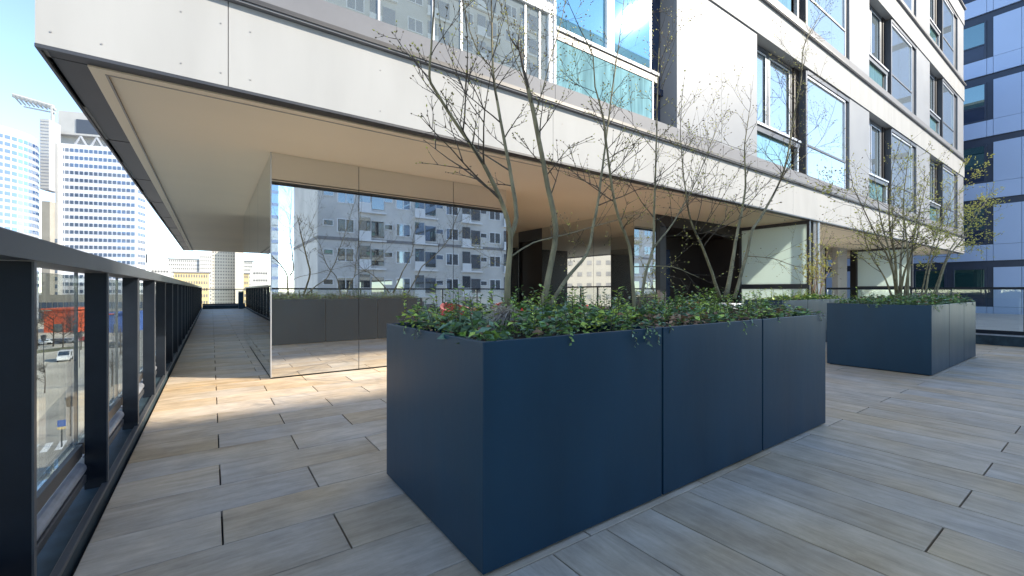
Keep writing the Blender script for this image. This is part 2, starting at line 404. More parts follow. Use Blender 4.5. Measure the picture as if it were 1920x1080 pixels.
def score(p):
    x, y = (p[1]+p[2])/2, (p[3]+p[4])/2
    best = 0
    for (x, y) in ((x, y), (p[1], p[3]), (p[2], p[4]), (p[1], p[4]), (p[2], p[3])):
        D = x*sy + y*cyw
        if D < .6: continue
        px, py = 960 + FPX*(x*cyw - y*sy)/D, 543 + FPX*EYE/D
        if not (0 <= px <= 1920 and py <= 1085): continue
        if .86 < x < 4.1 and 1.42 < y < 2.48 or 7.4 < x < 10.3 and 1.42 < y < 2.48: continue
        if x > .86 and y > 2.5 and px > 735 and px < 1555: continue        # hidden behind the planter
        best = max(best, (p[2]-p[1])*(p[4]-p[3])*EYE/D**3)
    return best
planks.sort(key=score, reverse=True)
cache = {}
for i, p in enumerate(planks[:290]):
    ax, x0, x1, y0, y1 = p
    w, l = round(x1-x0, 3), round(y1-y0, 3)
    gx, gy = (GE, GL) if ax == 'X' else (.0068, GE)
    key = (ax, w, l)
    if key not in cache:
        cache[key] = mesh('plank', MB().cbox(-w/2+gx/2, w/2-gx/2, -l/2+gy/2, l/2-gy/2, 0, .03, .0018), M['wood_x' if ax == 'X' else 'wood_y'])
    o = piece('plank', cache[key], floor, ((x0+x1)/2, (y0+y1)/2, -.03 + random.uniform(-.0007, .0007)))
for ax in 'XY':
    mb = MB()
    for p in planks[290:]:
        if p[0] != ax: continue
        gx, gy = (GE, GL) if ax == 'X' else (.0068, GE)
        mb.box(p[1]+gx/2, p[2]-gx/2, p[3]+gy/2, p[4]-gy/2, -.03, 0)
    tag(build('plank_rest', mb, M['wood_x' if ax == 'X' else 'wood_y'], floor), kind='stuff')

# ================================================================== MAIN BUILDING
FA = 4.30                       # facade plane
BX0, BX1, BY1 = -1.0, 28.9, 23.5
Z1, ST, BAND = 3.57, 3.56, .77
bld = empty('apartment_building', (14, 14, 0),
            'white and grey panelled apartment building overhanging the plank terrace', 'building')
def part(name, mb, m, parent=None): return build(name, mb, m, parent or bld)
# core behind the facade
mb = MB(); mb.box(BX0+.05, BX1-.02, 5.2, BY1-.02, 2.86, 14.2); part('core', mb, M['dark'])
mb = MB(); mb.box(BX0+.02, BX1, 4.5, BY1, 14.22, 14.4); part('roof', mb, M['slate'])
# soffit
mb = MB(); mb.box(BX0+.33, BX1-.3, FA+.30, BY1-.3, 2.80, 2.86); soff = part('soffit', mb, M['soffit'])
mb = MB()
for (a, b, c, d) in ((BX0+.23, BX0+.33, FA+.20, BY1-.2), (BX0+.33, BX1-.3, FA+.20, FA+.30)):
    mb.box(a, b, c, d, 2.79, 2.85)
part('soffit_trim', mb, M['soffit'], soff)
mb = MB(); mb.box(BX0+.315, BX0+.33, FA+.285, BY1-.3, 2.785, 2.80); mb.box(BX0+.33, BX1-.3, FA+.285, FA+.3, 2.785, 2.80)
part('shadow_gap', mb, M['soffit_trim'], soff)
n = 18; yy = [FA+.20 + (BY1-FA-.2)*k/n for k in range(n+1)]
for k in range(n):              # dark metal channel along the overhang edge
    mb = MB(); mb.box(BX0+.02, BX0+.228, yy[k]+.004, yy[k+1]-.004, 2.80+.004*(k%2), 2.85); part('edge_channel', mb, M['channel'])
n = 12; xx = [BX0+.02 + (BX1-BX0-.04)*k/n for k in range(n+1)]
for k in range(n):
    mb = MB(); mb.box(xx[k]+.003, xx[k+1]-.003, FA+.045, FA+.197, 2.802+.003*(k%2), 2.85); part('edge_channel', mb, M['channel'])
mb = MB(); mb.box(BX0, BX1, FA+.0, FA+.042, 2.775, 2.799); mb.box(BX0-.0, BX0+.02, FA+.042, BY1, 2.775, 2.799); part('drip_edge', mb, M['dark'])
# white bands
rv = MB(); rv.cyl((0,0), .0065, 0, .004, 10)
rvm = bpy.data.meshes.new('rivet'); rvm.from_pydata([(v[0], -v[2], v[1]) for v in rv.v], [], [tuple(reversed(f)) for f in rv.f]); rvm.materials.append(M['rivet'])
seams = [BX0] + [.113 + 3.556*k for k in range(9)]; seams = [s for s in seams if s < BX1 - .5] + [BX1]
for lv in range(4):
    zb, zt = Z1 - BAND + ST*lv + (.0 if lv else -.0), Z1 + ST*lv - .06
    for a, b in zip(seams[:-1], seams[1:]):
        mb = MB(); mb.cbox(a+.003, b-.003, FA, FA+.04, zb, zt, .001)
        fp = part('band_panel', mb, M['white'])
        if lv == 0 and a < 12:
            L_ = b - a
            xs = [a+.16, a+L_*.36, a+L_*.66, b-.05] if L_ > 2 else [a+.08, a+.34, a+L_*.72, b-.05]
            for x in xs:
                for z in (zb+.1, zt-.2): piece('rivet', rvm, fp, (x, FA, z))
    mb = MB(); mb.box(BX0+.02, BX1-.02, FA+.042, FA+.9, zb+.05, zt); part('band_backing', mb, M['concrete'])
    if lv: 
        mb = MB(); mb.box(BX0+.02, BX1-.02, FA+.042, FA+.9, zb, zb+.048); part('reveal_soffit', mb, M['white'])
    # ledge and drip
    mb = MB(); mb.box(BX0-.03, BX1+.04, FA-.05, FA+.3, zt+.003, zt+.02); part('ledge', mb, M['spandrel'])
    mb = MB(); mb.box(BX0-.045, BX1+.055, FA-.062, FA+.2, zt+.0205, zt+.062); part('ledge_top', mb, M['channel'])
    # left end wall band
    for k in range(5):
        mb = MB(); mb.box(BX0, BX0+.04, FA+.045+(BY1-FA-.05)*k/5, FA+.04+(BY1-FA-.05)*(k+1)/5-.006, zb, zt); part('band_panel', mb, M['white'])
        mb = MB(); mb.box(BX1-.04, BX1, FA+.045+(BY1-FA-.05)*k/5, FA+.04+(BY1-FA-.05)*(k+1)/5-.006, zb, zt); part('band_panel', mb, M['white'])
        if lv < 3:
            for X in (BX0, BX1-.04):
                mb = MB(); mb.box(X+.012 if X < 0 else X, X+.04 if X < 0 else X+.028, FA+.045+(BY1-FA-.05)*k/5, FA+.04+(BY1-FA-.05)*(k+1)/5-.006, zt+.07, zt+.06+ST-BAND); part('wall_panel', mb, M['grey'])

def wall_panel(x0, x1, z0, z1):
    mb = MB(); mb.cbox(x0+.003, x1-.003, FA+.025, FA+.75, z0, z1, .001); return part('wall_panel', mb, M['grey'])
def framed(mb, x0, x1, z0, z1, y0, y1, t):
    mb.box(x0, x1, y0, y1, z0, z0+t); mb.box(x0, x1, y0, y1, z1-t, z1)
    mb.box(x0, x0+t, y0, y1, z0+t, z1-t); mb.box(x1-t, x1, y0, y1, z0+t, z1-t)
def rect(x0, x1, z0, z1, y, th=.012): 
    mb = MB(); mb.box(x0, x1, y, y+th, z0, z1); return mb
def bay(z0, xl, xm, xm2, xr, xr2, pm):
    """recessed window on one side, flush loggia glazing on the other"""
    zb, zt, zh = z0+.25, z0+2.79, z0+.99
    fr = MB(); framed(fr, xl+.02, xm, zh+.02, zt-.02, FA+.20, FA+.28, .09)
    c = xl + (xm-xl)*.42; fr.box(c-.05, c+.05, FA+.20, FA+.28, zh+.11, zt-.11)
    w = part('window', fr, M['frame'])
    part('pane', rect(xl+.11, c-.05, zh+.11, zt-.11, FA+.24), pm, w); part('pane', rect(c+.05, xm-.09, zh+.11, zt-.11, FA+.24), pm, w)
    mb = MB(); framed(mb, xl+.13, c-.065, zh+.125, zt-.125, FA+.205, FA+.215, .035); framed(mb, c+.065, xm-.105, zh+.125, zt-.125, FA+.205, FA+.215, .035); part('sash', mb, M['alu'], w)
    mb = MB(); mb.box(xl, xm+.06, FA+.06, FA+.3, zh-.16, zh-.04); part('transom', mb, M['frame'], w)
    mb = MB(); mb.box(xl, xm+.06, FA+.03, FA+.3, zh-.036, zh+.01); part('sill', mb, M['alu'], w)
    part('lower_pane', rect(xl+.0, xm-.25, zb+.005, zh-.165, FA+.12), M['green_glass'], w)
    mb = MB(); mb.box(xm-.06, xm+.0, FA+.06, FA+.14, zb, zh-.17); part('mullion', mb, M['alu'], w)
    mb = MB(); mb.box(xm-.24, xm-.065, FA+.3, FA+.5, zb, zh-.17); part('lower_frame', mb, M['navy_reveal'], w)
    # post between
    mb = MB(); mb.box(xm+.065, xm2-.1, FA+.18, FA+.74, zb, zt-.005); part('post', mb, M['brown'], w)
    mb = MB(); mb.box(xm2-.09, xm2, FA+.03, FA+.7, zb, zt-.06); part('jamb', mb, M['frame'], w)
    # flush loggia
    fr = MB(); fr.box(xm2+.005, xr2, FA+.03, FA+.3, zt-.12, zt-.01); fr.box(xr+.03, xr2, FA+.08, FA+.3, zb, zt-.125)
    g = part('window', fr, M['frame'])
    c = (xm2+xr)/2
    for a, b in ((xm2+.02, c-.004), (c+.004, xr)):
        part('pane', rect(a, b, zh+.02, zt-.2, FA+.075), M['pane_pale'], g)
    c2 = c + .25*(xr-xm2)/2
    for a, b in ((xm2+.02, c2-.004), (c2+.004, xr)):
        part('lower_pane', rect(a, b, zb+.005, zh-.04, FA+.05), M['pane_pale'], g)
    mb = MB(); mb.box(xm2+.01, xr+.02, FA+.035, FA+.09, zh-.035, zh+.015); part('transom', mb, M['frame'], g)
    mb = MB(); mb.box(xm2+.01, xr+.02, FA+.04, FA+.1, zt-.195, zt-.15); part('head_rail', mb, M['alu'], g)
    mb = MB(); mb.box(xr+.002, xr+.028, FA+.04, FA+.1, zb, zt-.2); part('edge_bar', mb, M['alu'], g)

for lv in range(3):
    z0 = Z1 + ST*lv; zt = z0 + 2.79; zb = z0 + .25
    # spandrel strip
    sp = [BX0+.05, 3.72, 6.42, 9.17, 14.33, 15.92, 20.93, 22.79, 27.62, BX1-.05]
    for a, b in zip(sp[:-1], sp[1:]):
        mb = MB(); mb.box(a+.003, b-.003, FA+.015, FA+.75, z0+.006, zb-.003); part('spandrel', mb, M['spandrel'])
    wall_panel(6.42, 7.81, zb, zt-.003); wall_panel(7.81, 9.17, zb, zt-.003)
    wall_panel(14.33, 15.92, zb, zt-.003); wall_panel(20.93, 22.79, zb, zt-.003); wall_panel(27.62, BX1-.045, zb, zt-.003)
    bay(z0, 9.17, 11.22, 11.63, 14.05, 14.32, M['pane'])
    bay(z0, 15.92, 17.73, 18.11, 20.40, 20.92, M['pane'])
    bay(z0, 22.79, 24.5, 24.95, 26.9, 27.61, M['pane'])
    # turquoise window beside the balcony
    zh = z0 + .96
    fr = MB(); fr.box(4.76, 4.92, FA+.06, FA+.2, zh+.09, zt-.005); fr.box(3.72, 3.76, FA+.04, FA+.3, zb, zt-.005)
    w = part('window', fr, M['panel_white'])
    part('pane', rect(3.765, 4.755, zh+.09, zt-.005, FA+.1), M['pane_cool'], w); part('pane', rect(4.925, 5.80, zh+.09, zt-.005, FA+.1), M['pane_cool'], w)
    part('lower_pane', rect(3.765, 5.80, zb+.004, zh-.085, FA+.06), M['turq'], w)
    mb = MB(); mb.box(3.765, 5.95, FA+.05, FA+.3, zh-.08, zh+.035); part('transom', mb, M['channel'], w)
    mb = MB(); mb.box(3.765, 5.95, FA+.03, FA+.3, zh+.037, zh+.085); part('sill', mb, M['panel_white'], w)
    mb = MB(); mb.box(5.80, 5.83, FA+.05, FA+.3, zb, zh-.085); mb.box(5.80, 5.83, FA+.09, FA+.3, zh+.09, zt-.005); part('edge_bar', mb, M['alu'], w)
    mb = MB(); mb.box(5.835, 6.415, FA+.35, FA+.4, zb+.004, zt-.005); mb.box(5.96, 6.415, FA+.29, FA+.35, zh-.08, zh+.03); part('reveal', mb, M['navy_reveal'], w)
    # balcony with glass parapet
    fr = MB(); fr.box(BX0+.05, 3.715, FA+.04, FA+.16, zb+.92, zb+1.06)
    bl = part('balcony', fr, M['panel_white'])
    xs = [BX0+.05, .05, 1.40, 2.0, 2.35, 3.27, 3.50, 3.70]
    for a, b in zip(xs[:-1], xs[1:]):
        part('glass_panel', rect(a+.02, b-.02, zb+.004, zb+.915, FA+.08), M['bal_glass'], bl)
    for x in xs[1:-1]:
        mb = MB(); mb.box(x-.012, x+.012, FA+.065, FA+.11, zb, zb+.918); part('mullion', mb, M['alu'], bl)
    mb = MB(); mb.box(3.64, 3.70, FA+.05, FA+.11, zb, zb+.918); part('end_post', mb, M['panel_white'], bl)
    mb = MB(); mb.box(BX0+.1, 3.70, 5.15, 5.195, zb, zt-.06); part('rear_glazing', mb, M['pane'], bl)

# ---- ground floor: glazed lobby, recess, portal
lob = empty('glazed_lobby', (2.36, 7.8, 0), 'mirror glass lobby walls under the overhanging beige soffit', 'lobby')
js = [VX0, 1.66, 3.11, VX1]
for a, b in zip(js[:-1], js[1:]):
    part('glass_panel', rect(a+.004, b-.004, .012, 2.798, VY, .02), M['mirror'], lob)
mb = MB(); mb.box(VX0, VX1, VY+.022, VY+.03, .006, 2.798); part('joint_backing', mb, M['dark'], lob)
for k in range(2):
    y0, y1 = VY+.024+(VB-VY)*k/2, VY+.02+(VB-VY)*(k+1)/2
    mb = MB(); mb.box(VX0, VX0+.02, y0+.004, y1-.004, .012, 2.798); part('glass_panel', mb, M['mirror'], lob)
    mb = MB(); mb.box(VX1-.02, VX1, y0+.004, y1-.004, .012, 2.798); part('glass_panel', mb, M['mirror'], lob)
mb = MB(); mb.box(VX0+.022, VX1-.022, VY+.034, VB, .0, 2.797); part('inner_wall', mb, M['dark'], lob)
mb = MB(); mb.box(VX0-.004, VX0+.006, VY-.006, VY-.001, .01, 2.798); mb.box(VX0-.007, VX0-.002, VY-.006, VY+.006, .01, 2.798); part('corner_bead', mb, M['alu'], lob)
for k in range(1):
    mb = MB(); mb.box(VX0, VX0+.02, VB+.006, 11.62, .012, 2.798); part('glass_panel', mb, M['mirror'], lob)
mb = MB(); mb.box(VX0+.022, 1.6, VB+.002, 11.6, .0, 2.797); part('inner_wall', mb, M['dark'], lob)
mb = MB(); mb.box(1.95, 7.3, 14.2, 29.4, 0, 2.797); part('unseen_rear_volume', mb, M['brown'], lob)  # unseen solid volume, added to keep daylight off the walkway
ent = empty('entrance_wall', (10, 7.5, 0), 'dark entrance portal and mirror glass side wall behind the planter trees', 'entrance')
EW = 7.45
part('glass_panel', rect(EW, 8.19, .012, 2.798, VY, .02), M['mirror'], ent)
for a, b in ((VY+.024, 7.25), (7.25, 9.2), (10.3, 13.5)):
    mb = MB(); mb.box(EW, EW+.02, a+.004, b-.004, .012, 2.798); part('glass_panel', mb, M['mirror'], ent)
mb = MB(); mb.box(EW+.1, EW+.12, 9.2, 10.3, .012, 2.5); part('door', mb, M['brown'], ent)
mb = MB(); mb.box(EW, EW+.02, 9.2, 10.3, 2.5, 2.798); part('door_head', mb, M['frame'], ent)
mb = MB(); mb.box(EW+.022, 8.6, VY+.024, 9.19, .0, 2.797); mb.box(EW+.13, 8.6, 9.19, 13.5, 0, 2.797); part('inner_wall', mb, M['dark'], ent)
mb = MB(); mb.box(8.2, 8.32, VY-.02, VY+1.2, 0, 2.797); mb.box(11.9, 12.12, VY+.02, VY+1.2, 0, 2.797); mb.box(8.325, 11.895, VY-.02, VY+1.2, 2.55, 2.797); part('portal_frame', mb, M['brown'], ent)
mb = MB(); mb.box(8.62, 12.4, VY+1.2, VY+1.3, 0, 2.797); part('portal_wall', mb, M['brown'], ent)
mb = MB(); mb.box(9.4, 10.4, VY+1.17, VY+1.19, .0, 2.2); dr_ = part('door', mb, M['navy_reveal'], ent)
mb = MB(); mb.tube([(9.5, VY+1.14, .9), (9.5, VY+1.14, 1.3)], .015, 8); part('handle', mb, M['alu'], dr_)
# wall beyond the terrace end
wl = empty('passage_wall', (18, 6.8, 0), 'dark grey passage wall under the far end of the overhang', 'wall')
mb = MB(); mb.box(12.9, 19.3, 6.6, 6.8, -.03, 2.797); part('wall_panel', mb, M['concrete'], wl)
mb = MB(); mb.box(20.6, 21.6, 6.6, 6.8, -.03, 2.797); part('wall_panel', mb, M['concrete'], wl)
mb = MB(); mb.box(19.3, 20.6, 7.0, 7.1, -.03, 2.797); part('doorway', mb, M['brown'], wl)
mb = MB(); mb.box(22.6, 24.2, 6.6, 6.8, -.03, 2.797); part('wall_panel', mb, M['brown'], wl)
mb = MB(); mb.box(12.95, 29.4, FY, 8.5, -.03, -.002); tag(build('neighbour_deck', mb, M['concrete']), kind='structure')

def glass_screen(name, X, y0, y1, label):
    s = empty(name, (X, (y0+y1)/2, 0), label, 'screen', 'frosted glass screens under the overhang')
    mb = MB(); mb.box(X-.008, X+.008, y0+.06, y1-.05, 1.24, 2.70); part('frosted_pane', mb, M['frosted'], s)
    mb = MB(); mb.box(X-.008, X+.008, y0+.06, y1-.05, .1, 1.12); part('frosted_pane', mb, M['frosted'], s)
    mb = MB(); mb.box(X-.03, X+.03, y0+.06, y1-.05, 1.12, 1.24); part('mid_rail', mb, M['dark'], s)
    mb = MB(); mb.box(X-.03, X+.03, y0+.06, y1-.05, 2.70, 2.784); part('top_rail', mb, M['dark'], s)
    mb = MB(); mb.box(X-.03, X+.03, y0+.06, y1-.05, .0, .1); part('base_rail', mb, M['dark'], s)
    for y in (y0, y1-.05):
        mb = MB(); mb.box(X-.04, X+.04, y, y+.058, .0, 2.784); part('post', mb, M['dark'], s)
    return s
glass_screen('glass_screen', 11.86, 4.36, 6.04, 'frosted glass screen with a diagonal shadow beside the dark entrance portal')
glass_screen('glass_screen', 22.5, 4.75, 6.55, 'frosted glass screen behind the second planter, farther along the overhang')
dp = empty('downpipe_post', (12.15, 4.42, 0), 'dark square post with a pale pipe at the facade edge', 'post')
mb = MB(); mb.box(12.05, 12.22, 4.36, 4.48, 0, 2.774); part('post', mb, M['channel'], dp)
mb = MB(); mb.tube([(12.33, 4.36, 0), (12.33, 4.36, 2.77)], .035, 10); part('pipe', mb, M['alu'], dp)

# ================================================================== RAILINGS
def railing(name, y0, n, step, label):
    """anthracite railing along the terrace side: flat posts, glass, low tube, metal kerb"""
    r = empty(name, (RX-.08, y0, 0), label, 'railing')
    ye = y0 + step*n
    mb = MB(); mb.cbox(RX-.135, RX+.012, y0-3.2, ye+.5, 1.19, 1.262, .004); part('top_rail', mb, M['rail_cap'], r)
    mb = MB(); mb.cbox(RX-.33, RX, y0-3.2, ye+.5, -.03, .055, .004); part('kerb', mb, M['kerb'], r)
    mb = MB(); mb.cbox(RX-.022, RX+.006, y0-3.2, ye+.5, .057, .075, .002); part('kerb_lip', mb, M['rail_cap'], r)
    pm = MB(); pm.box(-.085, .0, -.011, .011, .057, 1.188); pme = mesh('post', pm, M['rail'])
    pe = MB(); pe.box(.0005, .006, -.012, .012, .077, 1.188); pee = mesh('post_edge', pe, M['rail_cap'])
    for k in range(-2, n+1):
        y = y0 + step*k
        o = piece('post', pme, r, (RX-.004, y, 0)); link('post_edge', pee, o)
        if k < n:
            mb = MB(); mb.box(RX-.125, RX-.113, y+.02, y+step-.02, .30, 1.17); part('glass_pane', mb, M['clear'], r)
            mb = MB(); mb.box(RX-.14, RX-.095, y+.014, y+step-.014, .235, .297); part('pane_rail', mb, M['channel'], r)
            mb = MB(); mb.tube([(RX-.108, y+.05, .175), (RX-.108, y+step-.03, .175)], .032, 14); lt = part('low_tube', mb, M['tube'], r)
            mb = MB(); mb.cbox(RX-.112, RX-.078, y+.05, y+step-.03, .105, .142, .003); part('tube_bracket', mb, M['rail_cap'], lt)
            mb = MB(); mb.box(RX-.126, RX-.112, y+step-.019, y+step-.012, .3, 1.188); part('pane_edge', mb, M['frame'], r)
    return r
railing('terrace_railing', 1.96, 24, 1.16, 'anthracite railing with flat posts and glass along the terrace side')
def glass_rail(name, P, Q, label, step=1.5, base=True):
    P = Vector((*P, 0)); Q = Vector((*Q, 0)); L_ = (Q-P).length; u = (Q-P)/L_; w = Vector((-u.y, u.x, 0))
    r = empty(name, tuple((P+Q)/2), label, 'railing')
    mb = MB(); mb.obox(P, u, w, (0, L_), (-.03, .03), (1.10, 1.15)); part('top_rail', mb, M['rail'], r)
    mb = MB(); mb.obox(P, u, w, (0, L_), (-.12, .12), (-.03, .19)); part('kerb', mb, M['kerb'], r)
    mb = MB(); mb.obox(P, u, w, (0, L_), (-.15, .13), (.192, .215)); part('kerb_cap', mb, M['tube'], r)
    mb = MB(); mb.obox(P, u, w, (0, L_), (-.03, .03), (.217, .29)); part('shoe_rail', mb, M['rail'], r)
    n = max(1, round(L_/step))
    for k in range(n):
        mb = MB(); mb.obox(P, u, w, (L_*k/n+.012, L_*(k+1)/n-.012), (-.008, .008), (.29, 1.098)); part('glass_pane', mb, M['clear'], r)
        mb = MB(); mb.obox(P, u, w, (L_*k/n-.01+.02, L_*k/n+.045), (.02, .05), (.29, 1.098)); part('post', mb, M['rail'], r)
    return r
glass_rail('glass_balustrade', (EX, FY), (EX, 4.33), 'glass balustrade with dark rail at the terrace end before the blue building')
glass_rail('glass_balustrade', (RX+.02, FY), (EX-.1, FY), 'glass balustrade along the open front edge of the terrace')
glass_rail('glass_balustrade', (9.0, 29.9), (RX+.02, 29.9), 'thin dark balustrade closing the far end of the shaded walkway')

# ================================================================== PLANTERS
def planter(x0, x1, y0, y1, zt, label, group='navy planter boxes on the terrace', m='navy'):
    p = empty('planter_box', ((x0+x1)/2, (y0+y1)/2, 0), label, 'planter', group)
    t = .022; g = .0075
    x0 += g; x1 -= g
    mb = MB()                                   # outer shell with an open top and a folded rim
    mb.add([(x0,y0,.012),(x1,y0,.012),(x1,y1,.012),(x0,y1,.012),(x0,y0,zt),(x1,y0,zt),(x1,y1,zt),(x0,y1,zt),
            (x0+t,y0+t,zt),(x1-t,y0+t,zt),(x1-t,y1-t,zt),(x0+t,y1-t,zt),(x0+t,y0+t,zt-.2),(x1-t,y0+t,zt-.2),(x1-t,y1-t,zt-.2),(x0+t,y1-t,zt-.2)],
           [(3,2,1,0),(0,1,5,4),(1,2,6,5),(2,3,7,6),(3,0,4,7),(4,5,9,8),(5,6,10,9),(6,7,11,10),(7,4,8,11),(8,9,13,12),(9,10,14,13),(10,11,15,14),(11,8,12,15)])
    sh = part('shell', mb, M[m], p)
    bv = sh.modifiers.new('edge', 'BEVEL'); bv.width = .003; bv.segments = 2; bv.limit_method = 'ANGLE'
    mb = MB(); mb.box(x0+.03, x1-.03, y0+.03, y1-.03, 0, .011); part('foot', mb, M['under'], p)
    nx = 10; V = []; F = []
    for j in range(nx+1):
        for i in range(nx+1):
            V.append((x0+t+.001+(x1-x0-2*t-.002)*i/nx, y0+t+.001+(y1-y0-2*t-.002)*j/nx, zt-.07+random.uniform(-.012,.02)))
    for j in range(nx):
        for i in range(nx): F.append((j*(nx+1)+i, j*(nx+1)+i+1, (j+1)*(nx+1)+i+1, (j+1)*(nx+1)+i))
    mb = MB(); mb.add(V, F); part('soil', mb, M['soil'], p)
    return p
PX = [.838, 1.953, 3.045, 4.115]; PY0, PY1, PZ = 1.40, 2.50, .90
planter(PX[0], PX[1], PY0, PY1, PZ, 'nearest navy planter box of the front row, its shaded end facing the railing')
planter(PX[1], PX[2], PY0, PY1, PZ, 'middle navy planter box of the near row of three')
planter(PX[2], PX[3], PY0, PY1, PZ, 'third navy planter box of the near row, farthest from the railing')
QX = [7.46, 8.42, 9.38, 10.28]
planter(QX[0], QX[1], PY0, PY1+.03, PZ, 'navy planter box at the dark end of the second row')
planter(QX[1], QX[2], PY0, PY1+.03, PZ, 'middle navy planter box of the second row of three')
planter(QX[2], QX[3], PY0, PY1+.03, PZ, 'last navy planter box of the second row, next to the glass balustrade')
planter(8.5, 9.6, 3.57, 4.25, PZ, 'navy planter box behind the second row, nearest the portal')
planter(9.6, 10.7, 3.57, 4.25, PZ, 'middle navy planter box of the rear row')
planter(10.7, 11.75, 3.57, 4.25, PZ, 'navy planter box with a yellow twiggy shrub before the dark post')
planter(1.25, 1.85, 29.0, 29.6, .95, 'small dark planter box at the far end of the shaded walkway')
wc = empty('white_cube_table', (8.05, 4.35, 0), 'small white cube table glimpsed between the planters', 'table')
mb = MB(); mb.cbox(7.85, 8.25, 4.15, 4.55, .80, .84, .004); part('top', mb, M['panel_white'], wc)
mb = MB(); mb.cbox(7.88, 8.22, 4.18, 4.52, 0, .798, .004); part('body', mb, M['panel_white'], wc)

# ---- ground cover leaves
def leaf(mb, p, d, n, L_, W, mi, fold=.25):
    d = d.normalized(); s = d.cross(n); s = s.normalized() if s.length > 1e-6 else Vector((1,0,0)); n = s.cross(d)
    a = p; m_ = p + d*L_*.45 - n*L_*fold*.3; t_ = p + d*L_ - n*L_*fold*.5
    l_ = p + d*L_*.42 + s*W*.5 + n*W*fold*.4; r_ = p + d*L_*.42 - s*W*.5 + n*W*fold*.4
    mb.mi = mi; mb.add([a, l_, t_, r_, m_], [(0,4,1),(1,4,2),(2,4,3),(3,4,0)])
LM = [M['leaf_a'], M['leaf_b'], M['leaf_c'], M['leaf_d'], M['leaf_e'], M['twig']]
def hump(x, y, s): return .5+.5*math.sin(x*5.1+s)*math.cos(y*6.3+1.7*s) * .6 + .4*math.sin(x*13.7+2*s)*math.sin(y*11.1+s)*.5
def rnd_dir(up=.5):
    a = random.uniform(0, 2*math.pi); z = random.uniform(-.3, 1)*up
    return Vector((math.cos(a), math.sin(a), z)).normalized()
def groundcover(x0, x1, y0, y1, zt, count, seed, label, tall=.1, sprigs=40, trail=25, size=1., wts=(34,26,10,22,8)):
    random.seed(seed); mb = MB()
    sets = (((40,24,4,24,8), 1., .8), ((10,30,44,10,6), .85, 1.5), ((14,10,4,12,60), .9, .55), ((18,16,6,52,8), 1.35, 1.1), ((24,44,18,8,6), .75, 1.25))
    cen = [(random.uniform(x0,x1), random.uniform(y0,y1), random.choices(sets, (26,20,16,20,18))[0]) for _ in range(16)]
    for i in range(count):
        x, y = random.uniform(x0+.015, x1-.015), random.uniform(y0+.015, y1-.015)
        c_ = min(cen, key=lambda c: (c[0]-x)**2 + (c[1]-y)**2 + random.uniform(0,.012))[2]
        wv, zs, hs = c_
        e = min(x-x0, x1-x, y-y0, y1-y); h = hump(x, y, seed)*tall*hs*min(1, .35+e*5)
        z = zt - .045 + random.random()**.6 * (h + .045)
        mi = random.choices(range(5), wv if size < 1.2 else wts)[0]
        L_ = random.choice((.02,.026,.032,.04,.052))*random.uniform(.85,1.15)*size*zs
        leaf(mb, Vector((x, y, z)), rnd_dir(.8), (Vector((0,0,1)) + rnd_dir()*.8).normalized(), L_, L_*random.uniform(.4,.75), mi, random.uniform(.1,.5))
    for i in range(sprigs):                     # upright leafy shoots
        x, y = random.uniform(x0+.05, x1-.05), random.uniform(y0+.05, y1-.05); h = random.uniform(.08, .22)
        b = Vector((x, y, zt-.03)); tip = b + Vector((random.uniform(-.05,.05), random.uniform(-.05,.05), h+.03))
        mb.mi = 5; mb.tube([b, (b+tip)/2+Vector((.006,0,0)), tip], [.0022,.0018,.001], 3, False)
        lime = random.choice((1,1,2,2,0,3))
        for k in range(9):
            f = .35 + .65*k/8; p = b.lerp(tip, f); d = rnd_dir(.2) + Vector((0,0,.5))
            leaf(mb, p, d, Vector((0,0,1)), random.uniform(.025,.042)*size, .017*size, lime)
    for i in range(trail):                      # tendrils over the rim
        side = random.choice((0,0,1,2)); u = random.random()
        if side == 0: p = Vector((x0+(x1-x0)*u, y0-.004, zt)); o = Vector((0,-1,0))
        elif side == 1: p = Vector((x0-.004, y0+(y1-y0)*u, zt)); o = Vector((-1,0,0))
        else: p = Vector((x0+(x1-x0)*u, y1+.004, zt)); o = Vector((0,1,0))
        n_ = random.choice((2,3,3,4,7)); pts = [p - o*.05 + Vector((0,0,.015)), p + o*.012 + Vector((0,0,.012))]
        for k in range(n_):
            q = p + o*(.014+.004*k) + Vector((random.uniform(-.02,.02), 0, -.014*k + .008)) if side != 1 else p + o*(.014+.004*k) + Vector((0, random.uniform(-.02,.02), -.014*k+.008))
            pts.append(q)
            leaf(mb, q, (o*.5 + rnd_dir(.2)*.8 + Vector((0,0,-.5))), o + Vector((0,0,.4)), random.uniform(.016,.03)*size, .015*size, random.choice((0,0,1,3)))
        mb.mi = 5; mb.tube(pts, .0013, 3, False)
    o = build('ground_cover', mb, LM); tag(o, label, 'ground cover', None, 'stuff'); return o
groundcover(PX[0]+.02, PX[1]-.02, PY0+.02, PY1-.02, PZ, 3000, 1, 'leafy evergreen ground cover filling the nearest planter box', .15, 100, 10)
groundcover(PX[1]+.02, PX[2]-.02, PY0+.02, PY1-.02, PZ, 3000, 2, 'leafy evergreen ground cover filling the middle box of the near row', .14, 75, 8)
groundcover(PX[2]+.02, PX[3]-.02, PY0+.02, PY1-.02, PZ, 2900, 3, 'leafy evergreen ground cover filling the third box of the near row', .125, 55, 8)
for k in range(3):
    groundcover(QX[k]+.02, QX[k+1]-.02, PY0+.02, PY1+.01, PZ, 2300, 10+k, ['dark low ivy in the first box of the second row', 'dark low ivy in the middle box of the second row', 'dark low ivy in the box by the glass balustrade'][k], .12, 8, 12, 1.25, (44,20,4,24,8))
